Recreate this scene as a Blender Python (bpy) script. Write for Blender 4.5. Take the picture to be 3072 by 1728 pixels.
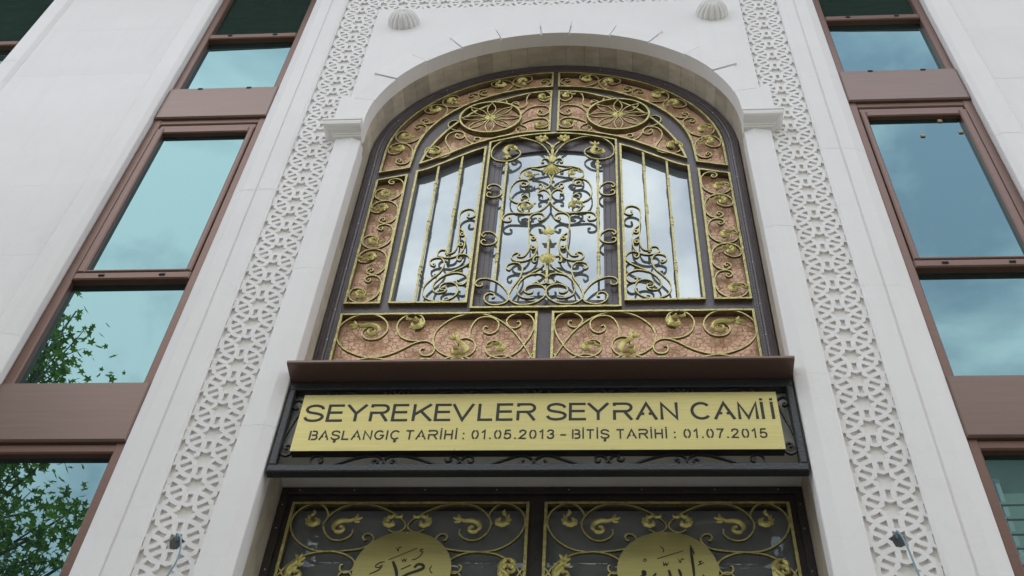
import bpy, bmesh, math, random
from math import sin, cos, pi, radians, sqrt, atan2, hypot
from mathutils import Matrix, Vector
from mathutils.geometry import delaunay_2d_cdt

for _o in list(bpy.data.objects):
    bpy.data.objects.remove(_o)
S = bpy.context.scene
COL = S.collection
random.seed(7)

# ------------------------------------------------------------------ camera
cam = bpy.data.cameras.new('camera')
cam.sensor_fit = 'HORIZONTAL'
cam.sensor_width = 36.0
cam.lens = 42.656
cam.clip_start = 0.05
cam.clip_end = 2000
camo = bpy.data.objects.new('camera', cam)
COL.objects.link(camo)
_r = Vector((0.99713061, 0.05598792, 0.05095006))
_u = Vector((0.01390863, -0.797089, 0.60370164))
_w = Vector((-0.07441173, 0.60126074, 0.79558055))
camo.matrix_world = Matrix(((_r.x, _u.x, -_w.x, 0.3266), (_r.y, _u.y, -_w.y, -4.0), (_r.z, _u.z, -_w.z, 1.6), (0, 0, 0, 1)))
S.camera = camo
S.render.resolution_x = 1024
S.render.resolution_y = 576

# ------------------------------------------------------------------ sky, sun, exposure
SUN_EL, SUN_AZ = radians(66), radians(24)      # the sun stands behind the mosque, so the front is in open shade
world = bpy.data.worlds.new('World')
S.world = world
world.use_nodes = True
wn, wl = world.node_tree.nodes, world.node_tree.links
wn.clear()
wo = wn.new('ShaderNodeOutputWorld')
bg = wn.new('ShaderNodeBackground')
bg.inputs['Strength'].default_value = 0.12
sky = wn.new('ShaderNodeTexSky')
sky.sky_type = 'NISHITA'
sky.sun_disc = False
sky.sun_elevation = SUN_EL
sky.sun_rotation = SUN_AZ
sky.air_density = 1.0
sky.dust_density = 1.6
tc = wn.new('ShaderNodeTexCoord')
mp = wn.new('ShaderNodeMapping')
mp.inputs['Scale'].default_value = (1.0, 1.0, 1.9)
mp.inputs['Location'].default_value = (7.15, 1.3, 0.2)
nz = wn.new('ShaderNodeTexNoise')
nz.inputs['Scale'].default_value = 3.0
nz.inputs['Detail'].default_value = 9
nz.inputs['Roughness'].default_value = 0.56
nz.inputs['Distortion'].default_value = 0.25
cr = wn.new('ShaderNodeValToRGB')
cr.color_ramp.elements[0].position = 0.43
cr.color_ramp.elements[0].color = (0.30, 0.30, 0.30, 1)
cr.color_ramp.elements[1].position = 0.60
cr.color_ramp.elements[1].color = (1, 1, 1, 1)
mx = wn.new('ShaderNodeMix')
mx.data_type = 'RGBA'
mx.inputs['B'].default_value = (8.4, 8.5, 8.6, 1)
wl.new(tc.outputs['Generated'], mp.inputs['Vector'])
wl.new(mp.outputs['Vector'], nz.inputs['Vector'])
wl.new(nz.outputs['Fac'], cr.inputs['Fac'])
wl.new(cr.outputs['Color'], mx.inputs['Factor'])
wl.new(sky.outputs['Color'], mx.inputs['A'])
wl.new(mx.outputs['Result'], bg.inputs['Color'])
wl.new(bg.outputs['Background'], wo.inputs['Surface'])

sl = bpy.data.lights.new('sun', 'SUN')
sl.energy = 2.6
sl.angle = radians(0.6)
sl.color = (1.0, 0.95, 0.88)
slo = bpy.data.objects.new('sun', sl)
COL.objects.link(slo)
_sd = Vector((sin(SUN_AZ) * cos(SUN_EL), cos(SUN_AZ) * cos(SUN_EL), sin(SUN_EL)))
slo.rotation_euler = _sd.to_track_quat('Z', 'Y').to_euler()
slo.location = (0, 6, 30)

S.view_settings.view_transform = 'Standard'
S.view_settings.look = 'None'
S.view_settings.exposure = 1.5
S.view_settings.gamma = 1.0
S.view_settings.use_curve_mapping = False

# ------------------------------------------------------------------ materials
def mat(name, col, rough=0.5, metal=0.0, spec=0.5, var=0.0, vscale=3.0, bump=0.0, bscale=40.0, stretch=(1, 1, 1), rnd=0.0, coat=0.0):
    m = bpy.data.materials.new(name)
    m.use_nodes = True
    n, l = m.node_tree.nodes, m.node_tree.links
    b = n['Principled BSDF']
    b.inputs['Base Color'].default_value = (*col, 1)
    b.inputs['Roughness'].default_value = rough
    b.inputs['Metallic'].default_value = metal
    b.inputs['Specular IOR Level'].default_value = spec
    if coat:
        b.inputs['Coat Weight'].default_value = coat
        b.inputs['Coat Roughness'].default_value = 0.15
    co = n.new('ShaderNodeNewGeometry')
    mpn = n.new('ShaderNodeMapping')
    mpn.inputs['Scale'].default_value = stretch
    l.new(co.outputs['Position'], mpn.inputs['Vector'])
    src = None
    if var or rnd:
        hs = n.new('ShaderNodeHueSaturation')
        hs.inputs['Color'].default_value = (*col, 1)
        add = None
        if var:
            t = n.new('ShaderNodeTexNoise')
            t.inputs['Scale'].default_value = vscale
            t.inputs['Detail'].default_value = 6
            t.inputs['Roughness'].default_value = 0.62
            l.new(mpn.outputs['Vector'], t.inputs['Vector'])
            r = n.new('ShaderNodeMapRange')
            r.inputs['From Min'].default_value = 0.28
            r.inputs['From Max'].default_value = 0.72
            r.inputs['To Min'].default_value = 1 - var
            r.inputs['To Max'].default_value = 1 + var
            l.new(t.outputs['Fac'], r.inputs['Value'])
            add = r.outputs['Result']
        if rnd:
            oi = n.new('ShaderNodeObjectInfo')
            r2 = n.new('ShaderNodeMapRange')
            r2.inputs['To Min'].default_value = 1 - rnd
            r2.inputs['To Max'].default_value = 1 + rnd
            l.new(oi.outputs['Random'], r2.inputs['Value'])
            if add:
                mm = n.new('ShaderNodeMath')
                mm.operation = 'MULTIPLY'
                l.new(add, mm.inputs[0])
                l.new(r2.outputs['Result'], mm.inputs[1])
                add = mm.outputs[0]
            else:
                add = r2.outputs['Result']
        l.new(add, hs.inputs['Value'])
        l.new(hs.outputs['Color'], b.inputs['Base Color'])
    if bump:
        t2 = n.new('ShaderNodeTexNoise')
        t2.inputs['Scale'].default_value = bscale
        t2.inputs['Detail'].default_value = 4
        l.new(mpn.outputs['Vector'], t2.inputs['Vector'])
        bm_ = n.new('ShaderNodeBump')
        bm_.inputs['Strength'].default_value = bump
        bm_.inputs['Distance'].default_value = 0.01
        l.new(t2.outputs['Fac'], bm_.inputs['Height'])
        l.new(bm_.outputs['Normal'], b.inputs['Normal'])
    return m


def stone_mat(name, col, streak=0.05, rnd=0.02):
    """limestone: soft mottling, thin veins, grey run-off streaks"""
    m = mat(name, col, 0.62, spec=0.35, var=0.022, vscale=2.2, bump=0.12, bscale=160, rnd=rnd)
    n, l = m.node_tree.nodes, m.node_tree.links
    b = n['Principled BSDF']
    base = b.inputs['Base Color'].links[0].from_socket
    geo = n.new('ShaderNodeNewGeometry')
    mp1 = n.new('ShaderNodeMapping')
    mp1.inputs['Scale'].default_value = (9, 9, 0.7)
    l.new(geo.outputs['Position'], mp1.inputs['Vector'])
    t = n.new('ShaderNodeTexNoise')
    t.inputs['Scale'].default_value = 1.6
    t.inputs['Detail'].default_value = 5
    l.new(mp1.outputs['Vector'], t.inputs['Vector'])
    r = n.new('ShaderNodeMapRange')
    r.inputs['From Min'].default_value = 0.52
    r.inputs['From Max'].default_value = 0.80
    r.inputs['To Max'].default_value = streak * 4
    l.new(t.outputs['Fac'], r.inputs['Value'])
    mxx = n.new('ShaderNodeMix')
    mxx.data_type = 'RGBA'
    mxx.inputs['B'].default_value = (0.42, 0.40, 0.36, 1)
    l.new(r.outputs['Result'], mxx.inputs['Factor'])
    l.new(base, mxx.inputs['A'])
    # thin veins and hairline scuffs
    v = n.new('ShaderNodeTexVoronoi')
    v.feature = 'DISTANCE_TO_EDGE'
    v.inputs['Scale'].default_value = 1.1
    nn = n.new('ShaderNodeTexNoise')
    nn.inputs['Scale'].default_value = 2.5
    nn.inputs['Detail'].default_value = 6
    l.new(geo.outputs['Position'], nn.inputs['Vector'])
    vm = n.new('ShaderNodeVectorMath')
    vm.operation = 'MULTIPLY_ADD'
    vm.inputs[1].default_value = (0.9, 0.9, 0.9)
    l.new(nn.outputs['Color'], vm.inputs[0])
    l.new(geo.outputs['Position'], vm.inputs[2])
    l.new(vm.outputs['Vector'], v.inputs['Vector'])
    r2 = n.new('ShaderNodeMapRange')
    r2.inputs['From Min'].default_value = 0.0
    r2.inputs['From Max'].default_value = 0.012
    r2.inputs['To Min'].default_value = 0.055
    r2.inputs['To Max'].default_value = 0.0
    l.new(v.outputs['Distance'], r2.inputs['Value'])
    mx2 = n.new('ShaderNodeMix')
    mx2.data_type = 'RGBA'
    mx2.inputs['B'].default_value = (0.45, 0.41, 0.36, 1)
    l.new(r2.outputs['Result'], mx2.inputs['Factor'])
    l.new(mxx.outputs['Result'], mx2.inputs['A'])
    l.new(mx2.outputs['Result'], b.inputs['Base Color'])
    return m


def travertine_mat():
    m = mat('travertine', (0.47, 0.405, 0.325), 0.5, spec=0.4, var=0.2, vscale=7, bump=0.2, bscale=70, stretch=(1, 2.2, 1), rnd=0.17)
    return m


def glass_mat(name, tint, refl, dark, rough=0.0, wave=0.0):
    """coated glazing: a strong tinted mirror film over a dark room"""
    m = bpy.data.materials.new(name)
    m.use_nodes = True
    n, l = m.node_tree.nodes, m.node_tree.links
    n.clear()
    out = n.new('ShaderNodeOutputMaterial')
    g = n.new('ShaderNodeBsdfGlossy')
    g.inputs['Color'].default_value = (*tint, 1)
    g.inputs['Roughness'].default_value = rough
    d = n.new('ShaderNodeBsdfDiffuse')
    d.inputs['Color'].default_value = (*dark, 1)
    ms = n.new('ShaderNodeMixShader')
    fr = n.new('ShaderNodeFresnel')
    fr.inputs['IOR'].default_value = 1.5
    mr = n.new('ShaderNodeMapRange')
    mr.inputs['From Min'].default_value = 0.04
    mr.inputs['To Min'].default_value = refl
    mr.inputs['To Max'].default_value = 1.0
    l.new(fr.outputs['Fac'], mr.inputs['Value'])
    l.new(mr.outputs['Result'], ms.inputs['Fac'])
    l.new(d.outputs['BSDF'], ms.inputs[1])
    l.new(g.outputs['BSDF'], ms.inputs[2])
    l.new(ms.outputs['Shader'], out.inputs['Surface'])
    if wave:
        co = n.new('ShaderNodeNewGeometry')
        t = n.new('ShaderNodeTexNoise')
        t.inputs['Scale'].default_value = 1.3
        t.inputs['Detail'].default_value = 1
        l.new(co.outputs['Position'], t.inputs['Vector'])
        b = n.new('ShaderNodeBump')
        b.inputs['Strength'].default_value = wave
        b.inputs['Distance'].default_value = 0.02
        l.new(t.outputs['Fac'], b.inputs['Height'])
        l.new(b.outputs['Normal'], g.inputs['Normal'])
    return m


def emboss_mat():
    """copper-coloured sheet embossed with a fine web of strapwork"""
    m = mat('embossed_copper_sheet', (0.78, 0.46, 0.285), 0.34, metal=0.12, spec=0.5, var=0.12, vscale=5)
    n, l = m.node_tree.nodes, m.node_tree.links
    b = n['Principled BSDF']
    base = b.inputs['Base Color'].links[0].from_socket
    geo = n.new('ShaderNodeNewGeometry')
    v = n.new('ShaderNodeTexVoronoi')
    v.feature = 'DISTANCE_TO_EDGE'
    v.inputs['Scale'].default_value = 32
    v.inputs['Randomness'].default_value = 0.72
    l.new(geo.outputs['Position'], v.inputs['Vector'])
    r = n.new('ShaderNodeMapRange')
    r.inputs['From Max'].default_value = 0.055
    l.new(v.outputs['Distance'], r.inputs['Value'])
    t = n.new('ShaderNodeTexNoise')
    t.inputs['Scale'].default_value = 7
    l.new(geo.outputs['Position'], t.inputs['Vector'])
    ad = n.new('ShaderNodeMath')
    ad.operation = 'MULTIPLY_ADD'
    ad.inputs[1].default_value = 0.8
    l.new(t.outputs['Fac'], ad.inputs[0])
    l.new(r.outputs['Result'], ad.inputs[2])
    bu = n.new('ShaderNodeBump')
    bu.inputs['Strength'].default_value = 0.6
    bu.inputs['Distance'].default_value = 0.006
    l.new(ad.outputs[0], bu.inputs['Height'])
    l.new(bu.outputs['Normal'], b.inputs['Normal'])
    mxx = n.new('ShaderNodeMix')
    mxx.data_type = 'RGBA'
    mxx.inputs['A'].default_value = (0.26, 0.13, 0.08, 1)
    r3 = n.new('ShaderNodeMapRange')
    r3.inputs['From Max'].default_value = 0.035
    r3.inputs['To Min'].default_value = 0.35
    l.new(v.outputs['Distance'], r3.inputs['Value'])
    l.new(r3.outputs['Result'], mxx.inputs['Factor'])
    l.new(base, mxx.inputs['B'])
    l.new(mxx.outputs['Result'], b.inputs['Base Color'])
    return m


M = {}
M['stone'] = stone_mat('white_limestone', (0.80, 0.765, 0.762), 0.018, 0.022)
M['stone2'] = stone_mat('white_limestone_carved', (0.79, 0.76, 0.748), 0.015, 0.02)
M['back'] = mat('lattice_ground_stone', (0.78, 0.74, 0.71), 0.75, var=0.05, vscale=8)
M['trav'] = travertine_mat()
M['lintel'] = mat('lintel_plaster', (0.68, 0.66, 0.63), 0.8, var=0.08, vscale=4)
M['alu'] = mat('brown_aluminium', (0.165, 0.086, 0.062), 0.38, metal=0.35, var=0.10, vscale=3.0, bump=0.05, bscale=60, stretch=(1.2, 1, 22))
M['aluS'] = mat('brown_aluminium_sheet', (0.175, 0.11, 0.088), 0.33, metal=0.4, var=0.09, vscale=2.0, bump=0.04, bscale=50, stretch=(1.0, 1, 26))
M['dark'] = mat('plum_brown_frame_paint', (0.085, 0.064, 0.066), 0.34, var=0.2, vscale=14, bump=0.25, bscale=90)
M['darkd'] = mat('door_frame_paint', (0.030, 0.022, 0.020), 0.45, var=0.2, vscale=14, bump=0.25, bscale=90)
M['iron'] = mat('black_iron_paint', (0.018, 0.020, 0.022), 0.4, metal=0.1, bump=0.4, bscale=110)
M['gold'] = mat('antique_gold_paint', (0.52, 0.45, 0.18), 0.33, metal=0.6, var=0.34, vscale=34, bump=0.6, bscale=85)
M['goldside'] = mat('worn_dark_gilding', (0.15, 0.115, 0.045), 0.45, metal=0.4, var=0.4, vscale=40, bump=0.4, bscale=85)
M['goldl'] = mat('gold_leaf_casting', (0.56, 0.48, 0.17), 0.34, metal=0.55, var=0.2, vscale=30, bump=0.3, bscale=110)
M['brass'] = mat('brushed_brass_plate', (0.47, 0.405, 0.165), 0.36, metal=0.82, var=0.09, vscale=3, bump=0.03, bscale=80, stretch=(1, 1, 30))
M['copper'] = emboss_mat()
M['glass'] = glass_mat('solar_glass', (0.43, 0.70, 0.74), 0.255, (0.012, 0.022, 0.020), 0.004, 0.06)
M['glassr'] = glass_mat('gate_glass', (0.88, 0.97, 1.0), 0.225, (0.16, 0.175, 0.19), 0.01, 0.03)
M['glassd'] = glass_mat('door_glass', (0.85, 0.90, 0.92), 0.15, (0.17, 0.175, 0.18), 0.01, 0.1)
M['black'] = mat('black_enamel', (0.012, 0.012, 0.013), 0.5)
M['letter'] = mat('cut_letter_shadow_black', (0.02, 0.019, 0.016), 0.6)
M['zinc'] = mat('zinc_screw', (0.55, 0.56, 0.58), 0.3, metal=0.8)
M['cable'] = mat('blue_grey_cable', (0.22, 0.33, 0.38), 0.5)
M['clip'] = mat('beige_clip', (0.42, 0.30, 0.20), 0.6)
M['soffit'] = mat('eave_boards', (0.23, 0.22, 0.17), 0.7, var=0.2, vscale=5, stretch=(1, 8, 1))
M['asphalt'] = mat('asphalt', (0.055, 0.055, 0.058), 0.85, var=0.25, vscale=20, bump=0.4, bscale=200)
M['paving'] = mat('grey_paving', (0.17, 0.165, 0.155), 0.8, var=0.15, vscale=6)
M['render'] = mat('green_grey_render', (0.30, 0.33, 0.28), 0.8, var=0.08, vscale=1.5)
M['render2'] = mat('pale_balcony_paint', (0.42, 0.43, 0.40), 0.8, var=0.08, vscale=2)
M['redtile'] = mat('red_awning_cloth', (0.45, 0.05, 0.04), 0.7)
M['white'] = mat('white_window_plastic', (0.72, 0.72, 0.70), 0.4)
M['wglass'] = glass_mat('house_window_glass', (0.7, 0.75, 0.8), 0.25, (0.03, 0.035, 0.04))
M['bark'] = mat('plane_bark', (0.16, 0.14, 0.10), 0.9, var=0.3, vscale=12, bump=0.5, bscale=40)
M['leaf'] = mat('plane_leaf', (0.07, 0.145, 0.022), 0.45, var=0.5, vscale=5)
_n, _l = M['leaf'].node_tree.nodes, M['leaf'].node_tree.links
_tr = _n.new('ShaderNodeBsdfTranslucent')
_tr.inputs['Color'].default_value = (0.22, 0.36, 0.04, 1)
_ms = _n.new('ShaderNodeMixShader')
_ms.inputs['Fac'].default_value = 0.3
_l.new(_n['Principled BSDF'].outputs['BSDF'], _ms.inputs[1])
_l.new(_tr.outputs['BSDF'], _ms.inputs[2])
_l.new(_ms.outputs['Shader'], _n['Material Output'].inputs['Surface'])


# ------------------------------------------------------------------ scene helpers
def obj(name, verts, faces, m, parent=None, smooth=False, mesh=None):
    if mesh is None:
        mesh = bpy.data.meshes.new(name)
        mesh.from_pydata(verts, [], faces)
        mesh.update()
        if smooth:
            mesh.polygons.foreach_set('use_smooth', [True] * len(mesh.polygons))
        mesh.materials.append(M[m])
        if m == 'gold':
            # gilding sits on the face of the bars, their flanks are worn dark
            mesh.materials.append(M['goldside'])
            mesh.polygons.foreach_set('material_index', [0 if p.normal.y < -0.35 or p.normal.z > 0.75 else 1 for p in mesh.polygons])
    o = bpy.data.objects.new(name, mesh)
    COL.objects.link(o)
    if parent is not None:
        o.parent = parent
    return o


def empty(name, loc=(0, 0, 0), parent=None):
    o = bpy.data.objects.new(name, None)
    o.empty_display_size = 0.2
    o.location = loc
    COL.objects.link(o)
    if parent is not None:
        o.parent = parent
    return o


def tag(o, label=None, cat=None, group=None, kind=None):
    if label: o['label'] = label
    if cat: o['category'] = cat
    if group: o['group'] = group
    if kind: o['kind'] = kind
    return o


class MB:
    """collects shapes that belong to one part"""
    def __init__(self):
        self.v, self.f = [], []

    def add(self, vf):
        v, f = vf
        k = len(self.v)
        self.v += v
        self.f += [tuple(i + k for i in q) for q in f]
        return self

    def build(self, name, m, parent=None, smooth=False):
        return obj(name, self.v, self.f, m, parent, smooth)


def box(x0, x1, y0, y1, z0, z1):
    if x0 > x1: x0, x1 = x1, x0
    v = [(x0, y0, z0), (x1, y0, z0), (x1, y1, z0), (x0, y1, z0), (x0, y0, z1), (x1, y0, z1), (x1, y1, z1), (x0, y1, z1)]
    return v, [(0, 3, 2, 1), (4, 5, 6, 7), (0, 1, 5, 4), (1, 2, 6, 5), (2, 3, 7, 6), (3, 0, 4, 7)]


def bbox(x0, x1, y0, y1, z0, z1, b=0.004):
    """box with chamfered front edges (front is -y)"""
    if x0 > x1: x0, x1 = x1, x0
    r = [(x0, y1, z0), (x1, y1, z0), (x1, y1, z1), (x0, y1, z1)]
    q = [(x0, y0 + b, z0), (x1, y0 + b, z0), (x1, y0 + b, z1), (x0, y0 + b, z1)]
    p = [(x0 + b, y0, z0 + b), (x1 - b, y0, z0 + b), (x1 - b, y0, z1 - b), (x0 + b, y0, z1 - b)]
    f = [(3, 2, 1, 0), (8, 9, 10, 11)]
    for a in (0, 4):
        for i in range(4):
            j = (i + 1) % 4
            f.append((a + i, a + j, a + 4 + j, a + 4 + i))
    return r + q + p, f


def prism_z(plan, z0, z1):
    """plan polygon (x, y) extruded along z"""
    n = len(plan)
    v = [(x, y, z0) for x, y in plan] + [(x, y, z1) for x, y in plan]
    f = [tuple(range(n))[::-1], tuple(range(n, 2 * n))]
    for i in range(n):
        j = (i + 1) % n
        f.append((i, j, n + j, n + i))
    return v, f


def prism_y(poly, y0, y1):
    """front polygon (x, z) extruded along y, front at y0"""
    n = len(poly)
    if sum(poly[k][0] * poly[(k + 1) % n][1] - poly[(k + 1) % n][0] * poly[k][1] for k in range(n)) < 0:
        poly = poly[::-1]
    v = [(x, y0, z) for x, z in poly] + [(x, y1, z) for x, z in poly]
    f = [tuple(range(n)), tuple(range(n, 2 * n))[::-1]]
    for i in range(n):
        j = (i + 1) % n
        f.append((j, i, n + i, n + j))
    return v, f


def spline(pts, n=6, closed=False):
    """Catmull-Rom through the points"""
    P = [Vector(p) for p in pts]
    k = len(P)
    out = []
    rng = range(k) if closed else range(k - 1)
    for i in rng:
        if closed:
            a, b, c, d = P[(i - 1) % k], P[i], P[(i + 1) % k], P[(i + 2) % k]
        else:
            b, c = P[i], P[i + 1]
            a = P[i - 1] if i else b * 2 - c
            d = P[i + 2] if i + 2 < k else c * 2 - b
        for s in range(n):
            t = s / n
            q = 0.5 * ((2 * b) + (c - a) * t + (2 * a - 5 * b + 4 * c - d) * t * t + (3 * b - a - 3 * c + d) * t ** 3)
            out.append((q.x, q.y))
    if not closed:
        out.append((P[-1].x, P[-1].y))
    return out


def sweep(path, y0, y1, w, closed=False, wob=0.0, taper=None):
    """flat bar of width w in the x-z plane following the path, from y0 (front) to y1"""
    n = len(path)
    v, f = [], []
    for i, (x, z) in enumerate(path):
        if closed:
            ax, az = path[i - 1]
            bx_, bz = path[(i + 1) % n]
        else:
            ax, az = path[max(i - 1, 0)]
            bx_, bz = path[min(i + 1, n - 1)]
        d1 = Vector((x - ax, z - az))
        d2 = Vector((bx_ - x, bz - z))
        if d1.length < 1e-9: d1 = d2.copy()
        if d2.length < 1e-9: d2 = d1.copy()
        d1.normalize()
        d2.normalize()
        t = d1 + d2
        if t.length < 1e-6: t = d1
        t.normalize()
        nx, nz = -t.y, t.x
        mit = 1.0 / max(0.45, t.dot(d1))
        h = w * 0.5 * mit
        if wob: h *= 1 + wob * sin(i * 1.9) + random.uniform(-wob, wob) * 0.6
        if taper: h *= taper(i / max(1, n - 1))
        dy = random.uniform(-1, 1) * wob * 0.004 if wob else 0
        v += [(x + nx * h, y0 + dy, z + nz * h), (x - nx * h, y0 + dy, z - nz * h), (x - nx * h, y1, z - nz * h), (x + nx * h, y1, z + nz * h)]
    m = n if closed else n - 1
    for i in range(m):
        a, b = 4 * i, 4 * ((i + 1) % n)
        for j in range(4):
            k = (j + 1) % 4
            f.append((a + j, a + k, b + k, b + j))
    if not closed:
        f.append((3, 2, 1, 0))
        e = 4 * (n - 1)
        f.append((e, e + 1, e + 2, e + 3))
    return v, f


def tube(pts, r, sides=8, radii=None):
    P = [Vector(p) for p in pts]
    v, f = [], []
    up = Vector((0.31, 0.9, 0.23))
    for i, q in enumerate(P):
        t = (P[min(i + 1, len(P) - 1)] - P[max(i - 1, 0)]).normalized()
        a = t.cross(up).normalized()
        b = t.cross(a).normalized()
        rr = radii[i] if radii else r
        for k in range(sides):
            an = 2 * pi * k / sides
            c = q + a * (cos(an) * rr) + b * (sin(an) * rr)
            v.append(tuple(c))
    for i in range(len(P) - 1):
        for k in range(sides):
            k2 = (k + 1) % sides
            f.append((i * sides + k, i * sides + k2, (i + 1) * sides + k2, (i + 1) * sides + k))
    f.append(tuple(range(sides))[::-1])
    f.append(tuple(range((len(P) - 1) * sides, len(P) * sides)))
    return v, f


def inside(x, z, poly):
    c = False
    j = len(poly) - 1
    for i in range(len(poly)):
        xi, zi = poly[i]
        xj, zj = poly[j]
        if (zi > z) != (zj > z) and x < (xj - xi) * (z - zi) / (zj - zi) + xi:
            c = not c
        j = i
    return c


def cut_plate(loops, keep, y0, y1):
    """sheet from y0 (front) to y1: triangulated between all loops, kept where keep(x, z)"""
    vv, ee = [], []
    for lp in loops:
        k = len(vv)
        vv += [Vector(p) for p in lp]
        ee += [(k + i, k + (i + 1) % len(lp)) for i in range(len(lp))]
    v2, _, f2, _, _, _ = delaunay_2d_cdt(vv, ee, [], 0, 1e-5)
    tris = []
    for t in f2:
        cx = sum(v2[i].x for i in t) / 3
        cz = sum(v2[i].y for i in t) / 3
        if keep(cx, cz):
            tris.append(t)
    cnt = {}
    for t in tris:
        for a, b in ((t[0], t[1]), (t[1], t[2]), (t[2], t[0])):
            cnt[(a, b)] = 1
    n = len(v2)
    v = [(p.x, y0, p.y) for p in v2] + [(p.x, y1, p.y) for p in v2]
    f = [tuple(t) for t in tris]
    for (a, b) in cnt:
        if (b, a) not in cnt:
            f.append((b, a, n + a, n + b))
    used = sorted({i for q in f for i in q})
    mp_ = {u: i for i, u in enumerate(used)}
    return [v[u] for u in used], [tuple(mp_[i] for i in q) for q in f]


def mirx(vf):
    v, f = vf
    return [(-x, y, z) for x, y, z in v], [q[::-1] for q in f]


def arcp(cx, cz, rx, rz, a0, a1, n=14):
    return [(cx + rx * cos(radians(a0 + (a1 - a0) * i / n)), cz + rz * sin(radians(a0 + (a1 - a0) * i / n))) for i in range(n + 1)]

# ornament outlines in metres on the grille, door and sign (x, z)
LOWER = [
    [(.96,6.848),(.984,6.86),(1.013,6.838),(1.018,6.798),(.995,6.764),(.957,6.752),(.912,6.768),(.883,6.818),(.881,6.87),(.904,6.923),(.946,6.961),(1.008,6.974),(1.08,6.961),(1.132,6.915),(1.16,6.858),(1.161,6.789),(1.137,6.721),(1.092,6.665),(1.02,6.62),(.953,6.599),(.883,6.607),(.822,6.633),(.77,6.671),(.724,6.709),(.684,6.73),(.648,6.733),(.614,6.712),(.597,6.679),(.599,6.641),(.617,6.614),(.645,6.609),(.668,6.625),(.675,6.653),(.666,6.671),(.652,6.667)],
    [(.724,6.833),(.693,6.843),(.677,6.883),(.681,6.918),(.698,6.954),(.733,6.972),(.777,6.967),(.813,6.932),(.829,6.88),(.822,6.829),(.797,6.777),(.758,6.748),(.713,6.736),(.684,6.734)],
    [(.057,6.573),(.108,6.693),(.158,6.794),(.213,6.869),(.266,6.922),(.32,6.956),(.379,6.971),(.445,6.966),(.509,6.938),(.562,6.887),(.6,6.825),(.611,6.757),(.601,6.69),(.567,6.64),(.514,6.602),(.457,6.592),(.409,6.605),(.38,6.643),(.373,6.686),(.387,6.731),(.417,6.754),(.449,6.754),(.469,6.732),(.468,6.701)],
    [(.41,6.759),(.412,6.821),(.401,6.878),(.376,6.924),(.341,6.941),(.296,6.934),(.261,6.899),(.255,6.853),(.267,6.813),(.298,6.791),(.327,6.803),(.339,6.831),(.331,6.856),(.316,6.848)],
    [(.154,6.891),(.142,6.899),(.133,6.873),(.147,6.848),(.175,6.84),(.201,6.863),(.213,6.904),(.195,6.944),(.156,6.97),(.116,6.969),(.078,6.942),(.058,6.889),(.06,6.826),(.078,6.759),(.108,6.693),(.13,6.65),(.17,6.607),(.218,6.584),(.267,6.592),(.305,6.625),(.318,6.669),(.31,6.707),(.283,6.729),(.251,6.726),(.226,6.704)],
]
P5 = [(1.063,7.308),(1.054,7.317),(1.045,7.303),(1.058,7.287),(1.078,7.302),(1.081,7.32),(1.07,7.339),(1.042,7.349),(1.005,7.334),(.98,7.286),(.975,7.232),(.987,7.167),(1.015,7.126),(1.055,7.102),(1.104,7.106),(1.143,7.14),(1.153,7.187),(1.137,7.223),(1.099,7.23),(1.065,7.207),(1.057,7.183),(1.071,7.159)]
TOP = [
    [(.111,9.561),(.124,9.524),(.107,9.479),(.069,9.46),(.038,9.492),(.032,9.547),(.058,9.596),(.11,9.604),(.163,9.59),(.197,9.548),(.207,9.483),(.203,9.42),(.225,9.374),(.264,9.355)],
    [(.294,9.424),(.279,9.434),(.264,9.413),(.268,9.447),(.29,9.455),(.316,9.423),(.311,9.379),(.298,9.362)],
    [(.097,9.301),(.09,9.323),(.109,9.327),(.121,9.291),(.106,9.257),(.068,9.259),(.037,9.304),(.04,9.357),(.074,9.391),(.126,9.392),(.178,9.368),(.217,9.313),(.242,9.259)],
    [(.112,9.153),(.133,9.127),(.129,9.084),(.1,9.069),(.058,9.079),(.036,9.123),(.044,9.174),(.077,9.207),(.132,9.204),(.188,9.175),(.234,9.13),(.201,9.098),(.182,9.057),(.193,9.019),(.226,9.01),(.259,9.028),(.264,9.061),(.243,9.088)],
    [(.346,9.44),(.359,9.484),(.399,9.506),(.437,9.48),(.45,9.452)],
    [(.703,9.164),(.688,9.158),(.678,9.177),(.69,9.202),(.723,9.204),(.751,9.165),(.744,9.114),(.709,9.073),(.659,9.051),(.633,9.027),(.614,8.97),(.596,8.921),(.562,8.882),(.522,8.884),(.506,8.926),(.519,8.955),(.544,8.953),(.549,8.924),(.535,8.911)],
    [(.665,8.992),(.678,9.017),(.687,8.983),(.663,8.951),(.63,8.961),(.624,9.002),(.642,9.038),(.683,9.05),(.724,9.031),(.748,8.98),(.747,8.914),(.719,8.835),(.701,8.78),(.707,8.732),(.741,8.699),(.797,8.689),(.85,8.71),(.879,8.764),(.872,8.82),(.838,8.849),(.797,8.839),(.774,8.8),(.784,8.76),(.816,8.751)],
]
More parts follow.
